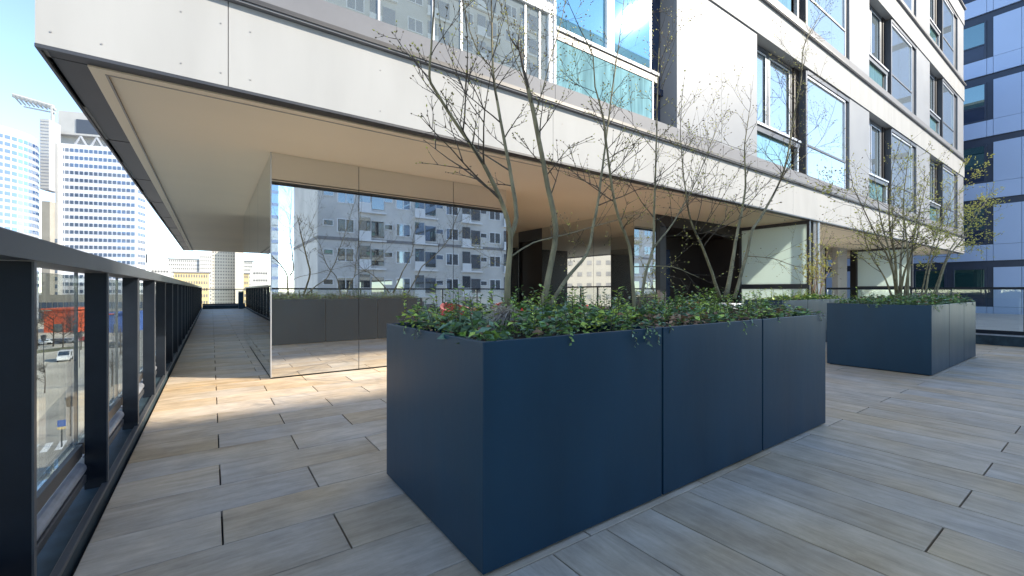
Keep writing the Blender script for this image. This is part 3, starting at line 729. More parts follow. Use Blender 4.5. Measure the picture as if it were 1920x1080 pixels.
for k, (a, b, lb) in enumerate(((8.52,9.58,'low greenery in the rear planter box nearest the portal'), (9.62,10.68,'low greenery in the middle rear planter box'), (10.72,11.73,'low greenery around the yellow twiggy shrub'))):
    groundcover(a, b, 3.59, 4.23, PZ, 1000, 20+k, lb, .1, 14, 5, 1.3, (20,34,26,14,6))
groundcover(1.27, 1.83, 29.02, 29.58, .95, 200, 21, 'low greenery in the planter at the end of the walkway', .1, 4, 0, 1.6)
random.seed(5)
mb = MB()                                       # dry tuft
c0 = onz(930, 633, PZ-.02)
for i in range(150):
    a = random.uniform(0, 6.28); r = random.uniform(.0,.03); b = Vector((c0.x+.10+r*math.cos(a), c0.y+.05+r*math.sin(a), PZ+.05))
    e = b + Vector((random.uniform(-.16,.03), random.uniform(-.12,.04), random.uniform(-.05,.09)))
    mb.tube([b, b.lerp(e,.5)+Vector((0,0,.03)), e], [.002,.0016,.0008], 3, False)
tag(build('dry_grass_tuft', mb, M['straw']), 'pale dried grass tuft bent over in the nearest planter', 'grass tuft')

# ================================================================== TREES
def resample(pts, step):
    pts = [Vector(p) for p in pts]; out = [pts[0]]
    # Catmull-Rom
    P = [pts[0]*2-pts[1]] + pts + [pts[-1]*2-pts[-2]]
    for i in range(1, len(P)-2):
        n = max(2, int((P[i+1]-P[i]).length/step))
        for k in range(1, n+1):
            t = k/n; a, b, c, d = P[i-1], P[i], P[i+1], P[i+2]
            out.append(.5*((2*b) + (c-a)*t + (2*a-5*b+4*c-d)*t*t + (3*b-a-3*c+d)*t**3))
    return out
def budcone(mb, p, d, L_, mi):
    d = d.normalized(); s = d.orthogonal().normalized(); w = d.cross(s); mb.mi = mi; m_ = p + d*L_*.45; r = L_*.26
    mb.add([p, m_+s*r, m_+w*r, m_-s*r, m_-w*r, p+d*L_], [(0,2,1),(0,3,2),(0,4,3),(0,1,4),(5,1,2),(5,2,3),(5,3,4),(5,4,1)])
def sideshoot(br, bd, p, d, L_, r, depth, budn, budL, leafy):
    """one bending twig with its own side twigs and buds"""
    n = 6 if L_ > .25 else 4; pts = [p]; q = p.copy(); d = d.normalized()
    bend = Vector((random.uniform(-.3,.3), random.uniform(-.3,.3), random.uniform(.05,.5)))*.45
    for k in range(n):
        d = (d + bend/n + Vector((random.uniform(-1,1), random.uniform(-1,1), random.uniform(-1,1)))*.09).normalized()
        q = q + d*(L_/n); pts.append(q.copy())
    br.tube(pts, [r*(1-.75*k/n) for k in range(n+1)], 5 if r > .004 else 3, False)
    for k in range(1, n+1):
        if random.random() < budn:
            e = (pts[k]-pts[k-1]).normalized(); o = (e*.7 + rnd_dir(.6)*.7)
            z = random.uniform(.7,1.3)*budL; budcone(bd, pts[k], o, z, 0 if random.random() < leafy else 1)
            if random.random() < leafy*.5: budcone(bd, pts[k], rnd_dir(.6)+Vector((0,0,.4)), z*.9, 0)
    budcone(bd, pts[-1], d, budL*1.2, 0 if random.random() < leafy else 1)
    if depth > 0:
        m_ = random.randint(2, 4) if L_ > .15 else random.randint(1, 2)
        for j in range(m_):
            f = random.uniform(.25, .95)*n; i = min(n-1, int(f)); b = pts[i].lerp(pts[i+1], f-i)
            e = (pts[i+1]-pts[i]).normalized(); ax = e.orthogonal().normalized(); ax.rotate(Matrix.Rotation(random.uniform(0,6.28), 3, e))
            nd = (e*random.uniform(.5,.9) + ax*random.uniform(.5,.8) + Vector((0,0,.2)))
            sideshoot(br, bd, b, nd, L_*random.uniform(.35,.6), r*.6, depth-1, budn, budL, leafy)
def multistem(name, base, stems, label, group, bark='bark', density=1., budL=.0115, leafy=.3, budn=.5, long_=.55, seed=1):
    """stems: list of (world points, base radius, tip radius, first share that is bare)"""
    random.seed(seed)
    t = empty(name, base, label, 'tree', group)
    br = MB(); bd = MB()
    for pts, r0, r1, bare in stems:
        P = resample(pts, .07); n = len(P)
        rad = [r0 + (r1-r0)*(k/(n-1))**.62 for k in range(n)]
        P = [p + Vector((random.uniform(-1,1), random.uniform(-1,1), 0))*.0015 for p in P]
        mb = MB(); mb.smooth = True; mb.tube(P, rad, 9 if r0 > .012 else 6); part('stem', mb, M[bark], t)
        tot = sum((P[k+1]-P[k]).length for k in range(n-1))
        cnt = int(tot*(1-bare)*11*density)
        for j in range(cnt):
            f = (bare + (1-bare)*((j+random.random())/cnt))*(n-1); i = min(n-2, int(f)); b = P[i].lerp(P[i+1], f-i)
            e = (P[i+1]-P[i]).normalized(); ax = e.orthogonal().normalized(); ax.rotate(Matrix.Rotation(random.uniform(0,6.28), 3, e))
            up = f/(n-1)
            nd = e*random.uniform(.45,.9) + ax*random.uniform(.55,.95) + Vector((0,0,random.uniform(-.1,.3)))
            L_ = long_*random.choice((.25,.35,.5,.6,.75,1.,1.1))*(1.1-.5*up)
            sideshoot(br, bd, b, nd, L_, min(rad[i]*.5, .0027+.0068*L_), 2 if L_ > .2 else 1, budn, budL, leafy)
        sideshoot(br, bd, P[-1], P[-1]-P[-2], .28*long_/.55, r1, 1, budn, budL, leafy)
    tag(part('branch_spray', br, M['twig'], t), kind='stuff')
    tag(part('bud_spray', bd, [M['bud'], M['bud_dark']], t), kind='stuff')
    return t
def S(pp, Y0, Y1, r0, r1, bare):        # stem from picture points, leaning from depth plane Y0 to Y1
    n = len(pp)-1
    return ([at(p[0], p[1], Y0 + (Y1-Y0)*k/n) for k, p in enumerate(pp)], r0*.64, r1*.72, bare)
YC = 1.95
multistem('multi_stem_tree', (1.42, YC, PZ-.06), [
    S([(950,585),(952,520),(957,440),(941,381),(906,307),(867,249),(817,171),(805,144),(808,95),(814,15)], YC, YC-.25, .031, .005, .3),
    S([(957,445),(968,408),(960,342),(949,280),(933,194),(924,128),(922,39),(920,-60)], YC, YC+.22, .023, .005, .15),
    S([(924,128),(894,93),(871,19),(862,-40)], YC+.16, YC+.05, .007, .003, .1),
    S([(1016,578),(1030,510),(1042,432),(1027,350),(1011,264),(997,194),(990,166)], YC+.05, YC+.1, .034, .017, .45),
    S([(1004,220),(1030,120),(1052,40),(1068,-40)], YC+.1, YC+.2, .006, .003, .0),
    S([(992,175),(960,90),(950,20)], YC+.1, YC+.0, .005, .003, .0),
    S([(1026,580),(1066,518),(1101,476),(1111,429),(1121,380),(1132,295),(1139,241),(1151,148),(1163,62),(1170,0)], YC+.05, YC+.35, .023, .004, .3),
    S([(960,480),(1000,455),(1060,440),(1130,420),(1200,400)], YC, YC+.15, .009, .003, .2),
  ], 'bare multi-stem tree with crossing limbs rising from the nearest planter box', 'bare trees in the near planters', seed=11, density=1.05, long_=.55)
multistem('multi_stem_tree', (2.43, YC, PZ-.06), [
    S([(1192,600),(1186,530),(1180,461),(1164,421),(1152,378),(1142,311),(1134,240),(1128,206),(1116,163),(1112,105),(1090,60)], YC, YC-.2, .024, .004, .3),
    S([(1197,595),(1211,510),(1225,465),(1226,400),(1228,350),(1231,253),(1233,155),(1236,90)], YC+.03, YC+.1, .021, .004, .3),
    S([(1225,465),(1241,445),(1262,418),(1300,350),(1325,290),(1345,240)], YC+.04, YC+.2, .013, .003, .1),
    S([(1183,500),(1215,500),(1260,500),(1310,520)], YC, YC-.25, .007, .003, .2),
  ], 'slender bare tree with two upright stems in the middle near planter', 'bare trees in the near planters', seed=22, density=1.3, long_=.55, leafy=.35)
multistem('multi_stem_tree', (3.6, YC, PZ-.06), [
    S([(1350,560),(1331,500),(1313,454),(1303,435),(1292,400),(1282,330),(1276,260)], YC, YC-.2, .025, .004, .35),
    S([(1361,560),(1372,500),(1381,443),(1388,410),(1398,350),(1396,280),(1405,210)], YC, YC+.1, .036, .004, .4),
    S([(1377,560),(1394,500),(1403,465),(1410,432),(1431,400),(1469,322),(1487,230),(1502,148),(1508,85),(1538,28)], YC+.1, YC+.15, .027, .005, .3),
    S([(1400,480),(1450,485),(1500,500),(1530,480)], YC+.1, YC-.1, .009, .003, .2),
    S([(1470,322),(1500,300),(1540,262),(1560,215)], YC+.1, YC-.05, .008, .003, .1),
  ], 'bare tree with a long limb leaning away in the third near planter', 'bare trees in the near planters', seed=33, density=1.25, long_=.6, leafy=.4)
def shrub(name, base, targets, label, group, r0, seed, **kw):
    random.seed(seed); st = []
    for (px, py, Yt, bare) in targets:
        b = Vector(base) + Vector((random.uniform(-.1,.1), random.uniform(-.1,.1), 0)); e = at(px, py, Yt)
        m1 = b.lerp(e, .3) + Vector((0,0,.12*(e-b).length*.6)); m2 = b.lerp(e, .65) + Vector((random.uniform(-.05,.05), random.uniform(-.05,.05), .06))
        st.append(([b, m1, m2, e], r0*random.uniform(.75,1.15), .004, bare))
    return multistem(name, base, st, label, group, seed=seed, **kw)
G2 = 'budding trees in the second row of planters'
shrub('multi_stem_tree', (8.62, 1.93, PZ-.06), [(1702,300,1.95,.3),(1742,330,2.0,.3),(1600,352,1.75,.3),(1640,335,2.2,.3),(1672,320,1.75,.3),(1725,395,1.6,.4),(1620,440,2.3,.4),(1690,380,2.3,.3)],
      'broad bush-like tree fanning out with yellow buds in the second row', G2, .024, 41, density=.8, budL=.023, leafy=.7, budn=.42, long_=.75)
shrub('multi_stem_tree', (9.95, 1.95, PZ-.06), [(1830,395,1.75,.3),(1795,330,1.9,.3),(1770,400,2.0,.3),(1852,372,1.7,.4)],
      'smaller budding tree reaching past the facade corner toward the blue building', G2, .019, 42, density=.75, budL=.03, leafy=.92, budn=.42, long_=.7)
random.seed(43)
shrub('twiggy_shrub', (11.1, 3.95, PZ-.06), [(1512,470,3.9,.3),(1524,450,3.95,.3),(1538,462,4.0,.3),(1552,470,3.95,.3),(1568,482,3.9,.3),(1500,510,4.0,.3),(1545,495,4.05,.3)],
      'upright yellow-budded twiggy shrub in front of the dark post', 'shrubs', .012, 43, density=1.3, budL=.03, leafy=.95, budn=.6, long_=.24, bark='bark_red')

# ================================================================== RED CHAIRS
def chair(x, y, rz, label):
    c = empty('armchair', (0, 0, 0), label, 'chair', 'red armchairs by the entrance')
    def rb(name, m, *a):
        mb = MB(); mb.box(*a); o = build(name, mb, m, c); b = o.modifiers.new('soft', 'BEVEL'); b.width = .03; b.segments = 3; return o
    rb('seat', M['red'], -.30, .30, -.28, .30, .36, .47)
    mb = MB(); n = 12
    V = []; F = []
    for k in range(n+1):                        # curved tub back
        a = R(-10 + 200*k/n); 
        for r_, z in ((.33,.40),(.35,.86),(.40,.86),(.385,.40)):
            V.append((r_*math.cos(a), r_*math.sin(a)*1.0, z - (.12*abs(math.cos(a))**2 if z > .5 else 0)))
    for k in range(n):
        for j in range(4): F.append((k*4+j, k*4+(j+1)%4, (k+1)*4+(j+1)%4, (k+1)*4+j))
    F += [(3,2,1,0), (n*4, n*4+1, n*4+2, n*4+3)]
    mb.add(V, F); mb.smooth = False; build('backrest', mb, M['red'], c)
    for sx in (-1, 1):
        for sy_ in (-1, 1):
            mb = MB(); mb.tube([(sx*.25, sy_*.23, .37), (sx*.29, sy_*.27, 0)], [.016,.011], 8); build('leg', mb, M['dark'], c)
    c.location = (x, y, 0); c.rotation_euler = (0, 0, rz); return c
chair(3.75, 5.15, R(160), 'red armchair behind the first tree, in front of the mirror glass corner')
chair(4.75, 5.3, R(200), 'red armchair before the entrance recess')
chair(7.7, 5.1, R(170), 'red armchair before the dark entrance portal')
tb = empty('side_table', (4.25, 5.6, 0), 'small dark round table between the red armchairs', 'table')
mb = MB(); mb.cyl((4.25,5.6), .3, .70, .73, 24); part('top', mb, M['dark'], tb)
mb = MB(); mb.cyl((4.25,5.6), .03, .02, .70, 12); part('stem', mb, M['dark'], tb)
mb = MB(); mb.cyl((4.25,5.6), .2, 0, .02, 20); part('base', mb, M['dark'], tb)

# ================================================================== BLUE BUILDING AT THE END
XB = 36.5; BYA, BYB = -1.2, 22.0
bb = empty('blue_building', (XB+6, 10, STREET), 'blue-grey panelled building with dark window columns beyond the balustrade', 'building')
mb = MB(); mb.box(XB+.12, XB+14, BYA, BYB, STREET, 20); part('wall', mb, M['blue_dark'], bb)
zl = [1.1 + (543-y)/FPX*25.5 for y in (379, 266, 154, 40)]; ph = 3.57
ylines = [BYA, .35, 3.24, 4.29, 4.54, 5.95, 6.2, 7.7, 10.4, 13.2, 16, 19, BYB]
for k in range(-3, 5):
    zz = zl[0] + ph*k                          # top of a dark band line
    b0, b1 = zz - 1.3, zz - .22                # pale spandrel below the dark line
    for a, b in zip(ylines[:-1], ylines[1:]):
        mb = MB(); mb.box(XB, XB+.11, a+.008, b-.008, zz+.03, zz+.95); part('panel', mb, M['blue_panel'], bb)      # spandrel strip above line
    for i, (a, b) in enumerate(zip(ylines[:-1], ylines[1:])):
        z0, z1 = zz+.965, zz+ph-.36
        if i in (3, 5):
            continue
        if i in (4, 6, 9):                     # window column
            w = MB(); framed_ = None
            w.box(XB+.05, XB+.115, a+.02, b-.02, z0+.02, z0+.1); w.box(XB+.05, XB+.115, a+.02, b-.02, z0+.82, z0+.9); w.box(XB+.05, XB+.115, a+.02, b-.02, z1-.1, z1-.02)
            w.box(XB+.05, XB+.115, a+.02, a+.1, z0+.1, z0+.82); w.box(XB+.05, XB+.115, b-.1, b-.02, z0+.1, z0+.82); w.box(XB+.05, XB+.115, a+.02, a+.1, z0+.9, z1-.1); w.box(XB+.05, XB+.115, b-.1, b-.02, z0+.9, z1-.1)
            wo_ = part('window', w, M['blue_dark'], bb)
            mb = MB(); mb.box(XB+.08, XB+.11, a+.1, b-.1, z0+.9, z1-.1); part('pane', mb, M['teal_pane'], wo_)
            mb = MB(); mb.box(XB+.08, XB+.11, a+.1, b-.1, z0+.1, z0+.82); part('pane', mb, M['navy_reveal'], wo_)
        else:
            mb = MB(); mb.box(XB, XB+.11, a+.008, b-.008, z0, z1); part('panel', mb, M['blue_panel'], bb)

# ================================================================== PREFAB BLOCK ACROSS THE STREET (seen in the glass, shades the terrace)
KX0, KX1, KY = 8.1, 78.0, -31.0
KTOP = (4.42 - KY) * .974
kb = empty('prefab_apartment_block', ((KX0+KX1)/2, KY-7, STREET), 'long grey prefab apartment block across the street, mirrored in the lobby glass', 'building')
mb = MB(); mb.box(KX0, KX1, KY-14, KY, STREET, KTOP); part('wall', mb, M['panel_block'], kb)
mb = MB(); mb.box(KX0-.1, KX1+.1, KY-14.1, KY+.12, KTOP, KTOP+.02); part('roof', mb, M['slate'], kb)
wm_ = MB()
wm_.mi = 0; framed(wm_, 0, 1.6, .0, 1.35, 0, .1, .09); wm_.box(.76, .84, 0, .1, .09, 1.26)
wm_.mi = 1; wm_.box(.09, 1.51, .03, .06, .09, 1.26)
wbig = mesh('window', wm_, [M['panel_white'], M['panel_pane']])
wm_ = MB(); wm_.mi = 0; framed(wm_, 0, .95, .0, .6, 0, .1, .07); wm_.mi = 1; wm_.box(.07, .88, .03, .06, .07, .53)
wsml = mesh('window', wm_, [M['panel_white'], M['panel_pane']])
lg = MB(); lg.mi = 0; lg.box(-.05, 2.65, 0, .3, -.16, 0); lg.box(0, 1.15, .2, .26, 0, .85); lg.mi = 1; lg.box(.1, 1.1, .01, .06, .0, 2.2); lg.mi = 2; lg.box(1.25, 2.45, .01, .08, .3, 1.9)
lgm = mesh('balcony', lg, [M['panel_white'], M['panel_pane'], M['panel_pane']])
NZ = 14
for k in range(NZ + 3):
    z = -10.2 + 2.8*k
    if z > KTOP - 2: break
    if k % 3 == 0:
        mb = MB(); mb.box(KX0-.06, KX1+.06, KY-14.05, KY+.06, z-.75, z-.45); part('floor_band', mb, M['panel_band'], kb)
    for j in range(12):
        x = KX0 + .8 + 5.7*j
        piece('balcony', lgm, kb, (x+2.9, KY, z-.55))
        piece('window', wbig, kb, (x+.9, KY-.03, z))
        if k < 8 and j < 6: piece('window', wsml, kb, (x-.35, KY-.03, z+.55))
# glass towers farther behind the block
def slab_tower(name, x0, x1, y0, y1, zt, label, cat='tower'):
    t = empty(name, ((x0+x1)/2, (y0+y1)/2, STREET), label, cat)
    mb = MB(); mb.box(x0, x1, y0, y1, STREET, zt); part('glazing', mb, M['sky_tower'], t)
    for k in range(int((zt-STREET)/3.6)):
        mb = MB(); mb.box(x0-.1, x1+.1, y0-.1, y1+.1, STREET+3.6*k, STREET+3.6*k+.9); part('floor_band', mb, M['blue_panel'], t)
    return t
slab_tower('glass_tower', -2, 16, -150, -130, 55, 'blue glass office tower mirrored at the edge of the lobby glass')

# ================================================================== OFFICE TOWERS BEYOND THE RAILING
def cam_dir(deg):               # horizontal direction, degrees clockwise from the view axis
    a = R(YAW + deg); return Vector((math.sin(a), math.cos(a), 0))
def zat(py, D): return EYE + (543 - py)/FPX*D
def ribbon(t, o, u, w, L_, z, h, n, m, gap=.28):
    mb = MB()
    for i in range(n):
        mb.obox(o, u, w, (L_*(i+gap/2)/n, L_*(i+1-gap/2)/n), (-.12, .3), (z, z+h))
    return tag(part('window_row', mb, m, t), kind='stuff')
DT = 215.0
# square tower
A = deep(109, 543, DT); A.z = 0; u = cam_dir(73); w = cam_dir(73-90); LT = 32.5; DP = 9.0
tw = empty('office_tower', tuple((A + u*LT/2 + w*DP/2).xy) + (STREET,), 'white office tower with grey window rows standing beyond the railing', 'tower')
ztop = zat(268, DT)
mb = MB(); mb.obox(A, u, w, (0, LT), (0, DP), (STREET, ztop)); part('wall', mb, M['tower_slab'], tw)
fl = 14.05/FPX*DT; n_ = 22
for k in range(n_):
    z = ztop - 2.2 - fl*k - 1.75
    if z < STREET + 10: break
    ribbon(tw, A + u*.6, u, w, LT-1.2, z, 1.7, 16, M['tower_pane'])
    ribbon(tw, A + u*LT + w*.4, w, -u, DP-.8, z, 1.7, 5, M['tower_pane'])
mb = MB(); zc = zat(214, DT)
mb.obox(A, u, w, (-4.0, 18), (7, 24), (ztop-24, zat(198, DT))); core_ = part('roof_block', mb, M['tower_light'], tw)
mb = MB(); mb.obox(A, u, w, (3.6, 13.5), (6.7, 6.95), (zat(243, DT), zat(212, DT))); part('roof_screen', mb, M['screen'], core_)
mb = MB(); mb.obox(A, u, w, (-3.0, LT+.3), (3, 7.0), (zat(247, DT), zat(243.5, DT))); part('roof_slab', mb, M['tower_light'], core_)
mb = MB()
for s in range(4):              # zig-zag truss
    x = 5.5 + 6.6*s
    for (a, b) in ((x, x+2.6), (x+5.2, x+2.6)):
        P = A + u*a + w*2.0; Q = A + u*b + w*2.0
        mb.tube([(P.x,P.y,ztop-.1), (Q.x,Q.y,zat(250,DT))], .55, 4)
part('roof_truss', mb, M['tower_white'], tw)
mb = MB(); mb.obox(A, u, w, (-1.2, 0), (4, 8), (STREET, ztop)); part('stair_core', mb, M['tower_beige'], tw)
mb = MB()
for s in range(9):
    P = deep(24 + 8.2*s, 178 + 2.4*s, DT+12); mb.tube([P, P + Vector((0,0,-4.6+.25*s)) + u*3.5], .42, 6); mb.tube([P, P + u*2.4 + Vector((0,0,-.4))], .8, 6)
P, Q = deep(24, 181, DT+12), deep(104, 205, DT+12); mb.tube([P, Q], .5, 6); mb.tube([deep(45, 200, DT+12), Q + Vector((0,0,-2))], .4, 6)
P2 = deep(98, 200, DT+12); mb.tube([P2, P2 + Vector((0,0,-8))], .8, 6)
part('roof_gantry', mb, M['tower_light'], tw)
# round tower
C0 = deep(-51, 543, 178); C0.z = 0; RR = 18.4; zr = zat(216, 163); flr = fl*.765
rt = empty('round_office_tower', (C0.x, C0.y, STREET), 'round white office tower with curved window rows, cut by the frame edge', 'tower')
mb = MB(); mb.cyl(C0, RR, STREET, zr, 64); mb.smooth = False; part('wall', mb, M['tower_white'], rt)
for k in range(22):
    z = zr - 4.8 - flr*k; mb = MB()
    if z < STREET + 8: break
    nn = 52
    for i in range(nn):
        a0, a1 = 2*math.pi*(i+.13)/nn, 2*math.pi*(i+.87)/nn; V = []
        for zz in (z, z+1.4):
            for (r_, a) in ((RR-.3,a0),(RR-.3,a1),(RR+.12,a1),(RR+.12,a0)): V.append((C0.x+r_*math.cos(a), C0.y+r_*math.sin(a), zz))
        mb.add(V, [(3,2,1,0),(4,5,6,7),(0,1,5,4),(1,2,6,5),(2,3,7,6),(3,0,4,7)])
    tag(part('window_row', mb, M['tower_pane'], rt), kind='stuff')
D2 = 207.
B = deep(75, 543, D2); B.z = 0
sp_ = empty('stair_tower', tuple((B + u*2.4).xy) + (STREET,), 'pale ribbed stair tower between the round and the square office towers', 'tower')
mb = MB(); mb.obox(B, u, w, (0, 3.4), (0, 8), (zat(355, D2), zat(222, D2))); part('upper_shaft', mb, M['tower_white'], sp_)
for k in range(22):
    mb = MB(); z = zat(353, D2) + k*1.55; mb.obox(B, u, w, (-.1, 3.5), (-.15, .05), (z, z+.9)); part('rib', mb, M['tower_light'], sp_)
mb = MB(); mb.obox(B, u, w, (.2, 3.4), (.6, 8), (STREET, zat(376, D2))); part('lower_shaft', mb, M['tower_beige'], sp_)
mb = MB(); mb.obox(B, u, w, (3.42, 4.5), (4, 9), (STREET, zat(262, D2))); part('link_wall', mb, M['tower_light'], sp_)
for k in range(8):
    mb = MB(); z = STREET + 12 + k*fl; mb.obox(B, u, w, (3.5, 4.4), (3.8, 4.2), (z, z+1.9)); part('window', mb, M['tower_pane'], sp_)
# podium of the towers
pd0 = deep(-60, 543, 196); pd0.z = 0
pod = empty('tower_podium', tuple((pd0+u*40).xy) + (STREET,), 'low grey glazed podium at the foot of the office towers', 'podium')
mb = MB(); mb.obox(pd0, u, w, (0, 86), (0, 20), (STREET, zat(553, 200))); part('wall', mb, M['tower_beige'], pod)
for k in range(2):
    ribbon(pod, pd0 + u, u, w, 84, STREET + 1.2 + 4.6*k, 3.2, 40, M['tower_pane'], .16)

# ---- lower buildings beyond
def house(name, px0, px1, pyt, D, deg, dep, label, m, rows, cols, hwin=1.3, roofm=None, cat='building', base=STREET, gap=.35, mw='far_win'):
    u = cam_dir(deg); w = cam_dir(deg-90); P = deep(px0, 543, D); P.z = 0
    k = (px1-960)/FPX; du, dv = math.sin(R(deg)), math.cos(R(deg)); r0 = (px0-960)/FPX*D
    L_ = (k*D - r0)/(du - k*dv); zt = zat(pyt, D)
    t = empty(name, tuple((P+u*L_/2+w*dep/2).xy) + (base,), label, cat)
    mb = MB(); mb.obox(P, u, w, (0, L_), (0, dep), (base, zt)); part('wall', mb, M[m], t)
    h = (zt-base)/rows if rows else 0
    for r_ in range(rows):
        ribbon(t, P + u*.4, u, w, L_-.8, base + h*r_ + h*.3, min(hwin, h*.45), cols, M[mw], gap)
    if roofm:
        mb = MB(); mb.obox(P - u*.6 - w*.6, u, w, (0, L_+1.2), (0, dep+1.2), (zt+.01, zt+.5)); part('roof', mb, M[roofm], t)
    return t
house('prefab_slab_block', 315, 376, 485, 330, 55, 14, 'long white prefab block with small windows in the distance', 'cream2', 13, 16, 1.4, 'slate', gap=.55)
house('prefab_slab_block', 374, 398, 478, 340, 55, 16, 'narrow white block with vertical strips beside the tall cream block', 'cream2', 14, 6, 2.0, None, gap=.55)
house('tall_cream_block', 396, 442, 470, 300, 55, 18, 'tall cream prefab block with balconies at the end of the walkway', 'cream', 19, 9, 1.4, None, gap=.55)
house('tall_cream_block', 441, 470, 452, 300, 55, 18, 'plain cream gable of the tall prefab block nearest the soffit', 'cream', 0, 0)
house('ochre_building', 326, 392, 511, 215, 55, 14, 'ochre office building with arched windows below the white blocks', 'ochre', 7, 13, 2.2, 'slate', gap=.5)
house('white_house', 282, 318, 500, 260, 55, 14, 'small white building beside the square office tower', 'cream2', 6, 6, 1.2)
cbk = empty('cream_block', (-78, 82, STREET), 'sunlit cream prefab block mirrored in the entrance glass behind the trees', 'building')
cu, cw = Vector((.684,.767,0)), Vector((-.767,.684,0)); c0_ = Vector((-69,75,0)) - cu*36
mb = MB(); mb.obox(c0_, cu, cw, (0, 72), (0, 14), (STREET, 34)); part('wall', mb, M['tower_beige'], cbk)
for k in range(16): ribbon(cbk, c0_ + cu*.4, cu, cw, 71, STREET + 1.1 + 2.9*k, 1.1, 30, M['far_win'], .5)
# masts
mt = empty('roof_mast', tuple(deep(270, 500, 250)), 'thin dark mast beside the square office tower', 'mast')
mb = MB(); P = deep(270, 505, 250); Q = deep(272, 477, 250); mb.tube([(P.x,P.y,STREET), (Q.x,Q.y,Q.z)], .45, 6); part('pole', mb, M['dark'], mt)
mb = MB(); mb.box(Q.x-1, Q.x+1, Q.y-1, Q.y+1, Q.z-5, Q.z+.2); part('antenna', mb, M['dark'], mt)
# red pavilion and blue kiosk
def pavilion(name, px0, px1, pyt, D, m, label, dep=14, cat='pavilion'):
    u = cam_dir(75); w = cam_dir(-15); P = deep(px0, 543, D); P.z = 0; Q = deep(px1, 543, D); L_ = (Q-P).xy.length; zt = zat(pyt, D)
    t = empty(name, tuple((P+u*L_/2).xy) + (STREET,), label, cat)
    n = max(3, int(L_/2.2))
    for k in range(n):
        mb = MB(); mb.obox(P, u, w, (L_*k/n+.03, L_*(k+1)/n-.03), (0, dep), (STREET, zt-(.0 if k % 3 else .5))); part('cladding_panel', mb, M[m], t)
    mb = MB(); mb.obox(P, u, w, (-.5, L_+.5), (-.6, dep), (zt+.01, zt+.5)); part('roof', mb, M[m], t)
    mb = MB(); mb.obox(P, u, w, (L_*.3, L_*.55), (-.1, -.02), (STREET+.1, STREET+3)); part('entrance', mb, M['glass_dark'], t)
    return t
pavilion('red_pavilion', 82, 134, 581, 150, 'orange', 'orange-red pavilion seen through the first glass pane of the railing')
pavilion('red_pavilion_annex', 142, 170, 592, 158, 'orange', 'narrow red annex right of the orange pavilion behind bare trees')
pavilion('blue_kiosk', 203, 232, 588, 150, 'blue', 'blue kiosk seen between the railing posts')

# ================================================================== STREET LIFE BELOW
def car(px, py, rz, m, label, van=False):
    p = onz(px, py, STREET); c = empty('parked_car', (0,0,0), label, 'van' if van else 'car', 'vehicles down on the street')
    Lc, Wc, Hc = (5.0, 1.9, 2.1) if van else (4.2, 1.75, 1.45)
    prof = [(-Lc/2,.35),(-Lc/2,.85),(-Lc*.40,.95),(-Lc*.28,Hc),(Lc*.2,Hc),(Lc*.33,.95),(Lc/2,.8),(Lc/2,.35)] if not van else [(-Lc/2,.35),(-Lc/2,Hc-.1),(-Lc*.45,Hc),(Lc*.2,Hc),(Lc*.34,1.2),(Lc/2,1.0),(Lc/2,.35)]
    n = len(prof); V = [(x,-Wc/2,z) for x,z in prof] + [(x,Wc/2,z) for x,z in prof]
    mb = MB(); mb.add(V, [tuple(range(n)), tuple(reversed(range(n,2*n)))] + [(i, n+i, n+(i+1)%n, (i+1)%n) for i in range(n)]); b = build('body', mb, M[m], c)
    bv = b.modifiers.new('e','BEVEL'); bv.width = .08; bv.segments = 2
    i = 4 if not van else 3
    mb = MB(); (x0,z0),(x1,z1) = prof[i], prof[i+1]
    mb.add([(x0+.05,-Wc*.42,z0-.04),(x0+.05,Wc*.42,z0-.04),(x1+.03,Wc*.44,z1+.08),(x1+.03,-Wc*.44,z1+.08)], [(3,2,1,0)]); build('windscreen', mb, M['glass_dark'], c)
    for s in (-1,1):
        mb = MB(); mb.box(-Lc*.24, Lc*.2, s*Wc/2-.02, s*Wc/2+.015, 1.0, Hc-.18); build('side_window', mb, M['glass_dark'], c)
        for x in (-Lc*.31, Lc*.31):
            wv = MB(); wv.cyl((0,0), .32, -.1, .1, 16); wv.v = [(x+v[0], s*(Wc/2-.05)+v[2], .32+v[1]) for v in wv.v]; build('wheel', wv, M['tyre'], c)
        mb = MB(); mb.box(Lc/2-.02, Lc/2+.03, s*Wc*.33-.16, s*Wc*.33+.16, .62, .78); build('headlight', mb, M['panel_white'], c)
    c.location = (p.x, p.y, STREET+.02); c.rotation_euler = (0,0,rz); return c
dra = math.atan2(dr.y, dr.x)
car(122, 676, dra+math.pi, 'car_white', 'white van driving on the street below, seen through the glass', True)
for i, (px, py, m, lb) in enumerate(((62,648,'car_silver','silver car parked at the far left end below the orange pavilion'), (84,646,'car_white','white car parked below the orange pavilion'), (106,645,'car_dark','dark car parked in the row before the red annex'),
        (128,643,'car_silver','silver car parked before the red annex'), (150,641,'car_red','red car at the end of the parked row'), (212,652,'car_dark','dark car on the street seen between railing posts'))):
    car(px, py, dra + R(80), m, lb)
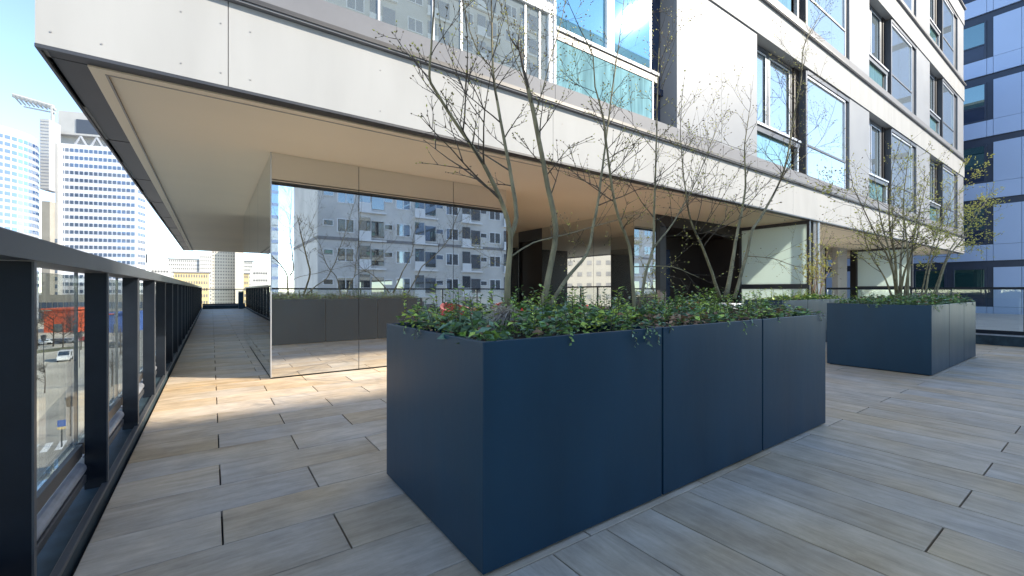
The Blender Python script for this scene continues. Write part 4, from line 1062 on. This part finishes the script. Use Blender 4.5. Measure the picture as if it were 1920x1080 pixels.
def street_tree(px, py, h, seed, label):
    random.seed(seed); p = onz(px, py, STREET); base = Vector((p.x, p.y, STREET))
    t = empty('street_tree', tuple(base), label, 'tree', 'bare street trees below the terrace')
    mb = MB(); mb.tube([base, base+Vector((.05,0,h*.4)), base+Vector((0,.1,h*.95))], [h*.02,h*.015,h*.004], 6); part('trunk', mb, M['twig'], t)
    br = MB()
    def go(p, d, L_, r, dep):
        q = p + d*L_*.5 + Vector((0,0,L_*.03)); e = p + d*L_
        br.tube([p, q, e], [r, r*.7, r*.4], 3, False)
        if dep:
            for k in range(4):
                nd = (d + rnd_dir(.8)*.8 + Vector((0,0,.15))).normalized(); go(p.lerp(e, random.uniform(.3,1)), nd, L_*random.uniform(.45,.65), r*.55, dep-1)
    for k in range(9):
        go(base + Vector((0,0,h*random.uniform(.3,.85))), (rnd_dir(.3)+Vector((0,0,.6))).normalized(), h*random.uniform(.25,.42), h*.008, 3)
    part('crown', br, M['twig'], t); return t
street_tree(84, 737, 4.2, 3, 'young bare tree on the paving, nearest to the first glass pane')
for i, (px, py, h, lb) in enumerate(((70,655,8,'bare tree before the left end of the orange pavilion'), (100,650,9,'bare tree in the middle of the orange pavilion front'), (118,652,8,'bare tree between the orange pavilion and the red annex'),
        (140,648,9,'tall bare tree before the red annex'), (152,656,8,'bare tree at the far right of the first glass pane'), (226,665,7,'bare tree in the second glass pane of the railing'), (210,725,6,'bare tree above the low tube in the second pane'))):
    street_tree(px, py, h, 60+i, lb)
def sign(px, py, h, label, kind):
    p = onz(px, py, STREET); s = empty('street_sign' if kind == 'sign' else 'street_lamp', (p.x, p.y, STREET), label, 'sign' if kind == 'sign' else 'lamp')
    mb = MB(); mb.tube([(p.x,p.y,STREET),(p.x,p.y,STREET+h)], .06, 8); part('pole', mb, M['dark'], s)
    if kind == 'sign':
        mb = MB(); mb.obox((p.x,p.y,0), cam_dir(50), cam_dir(-40), (-.28,.28), (-.1,-.06), (STREET+h-.62, STREET+h)); part('plate', mb, M['blue'], s)
        mb = MB(); mb.obox((p.x,p.y,0), cam_dir(50), cam_dir(-40), (-.28,.28), (-.1,-.06), (STREET+h-.88, STREET+h-.66)); part('lower_plate', mb, M['ochre'], s)
    else:
        mb = MB(); mb.cyl((p.x,p.y), .28, STREET+h-.1, STREET+h+.75, 10, .38); part('lantern', mb, M['dark'], s)
        mb = MB(); mb.cyl((p.x,p.y), .45, STREET+h+.76, STREET+h+.95, 10, .15); part('cap', mb, M['dark'], s)
sign(116, 838, 2.6, 'blue street sign with a yellow plate near the zebra crossing', 'sign')
sign(132, 818, 3.2, 'dark street lantern behind the blue sign', 'lamp')
sign(82, 700, 6.0, 'thin street lamp by the young tree on the paving', 'lamp')
sign(149, 690, 6.0, 'thin street lamp close to the edge of the first glass pane', 'lamp')
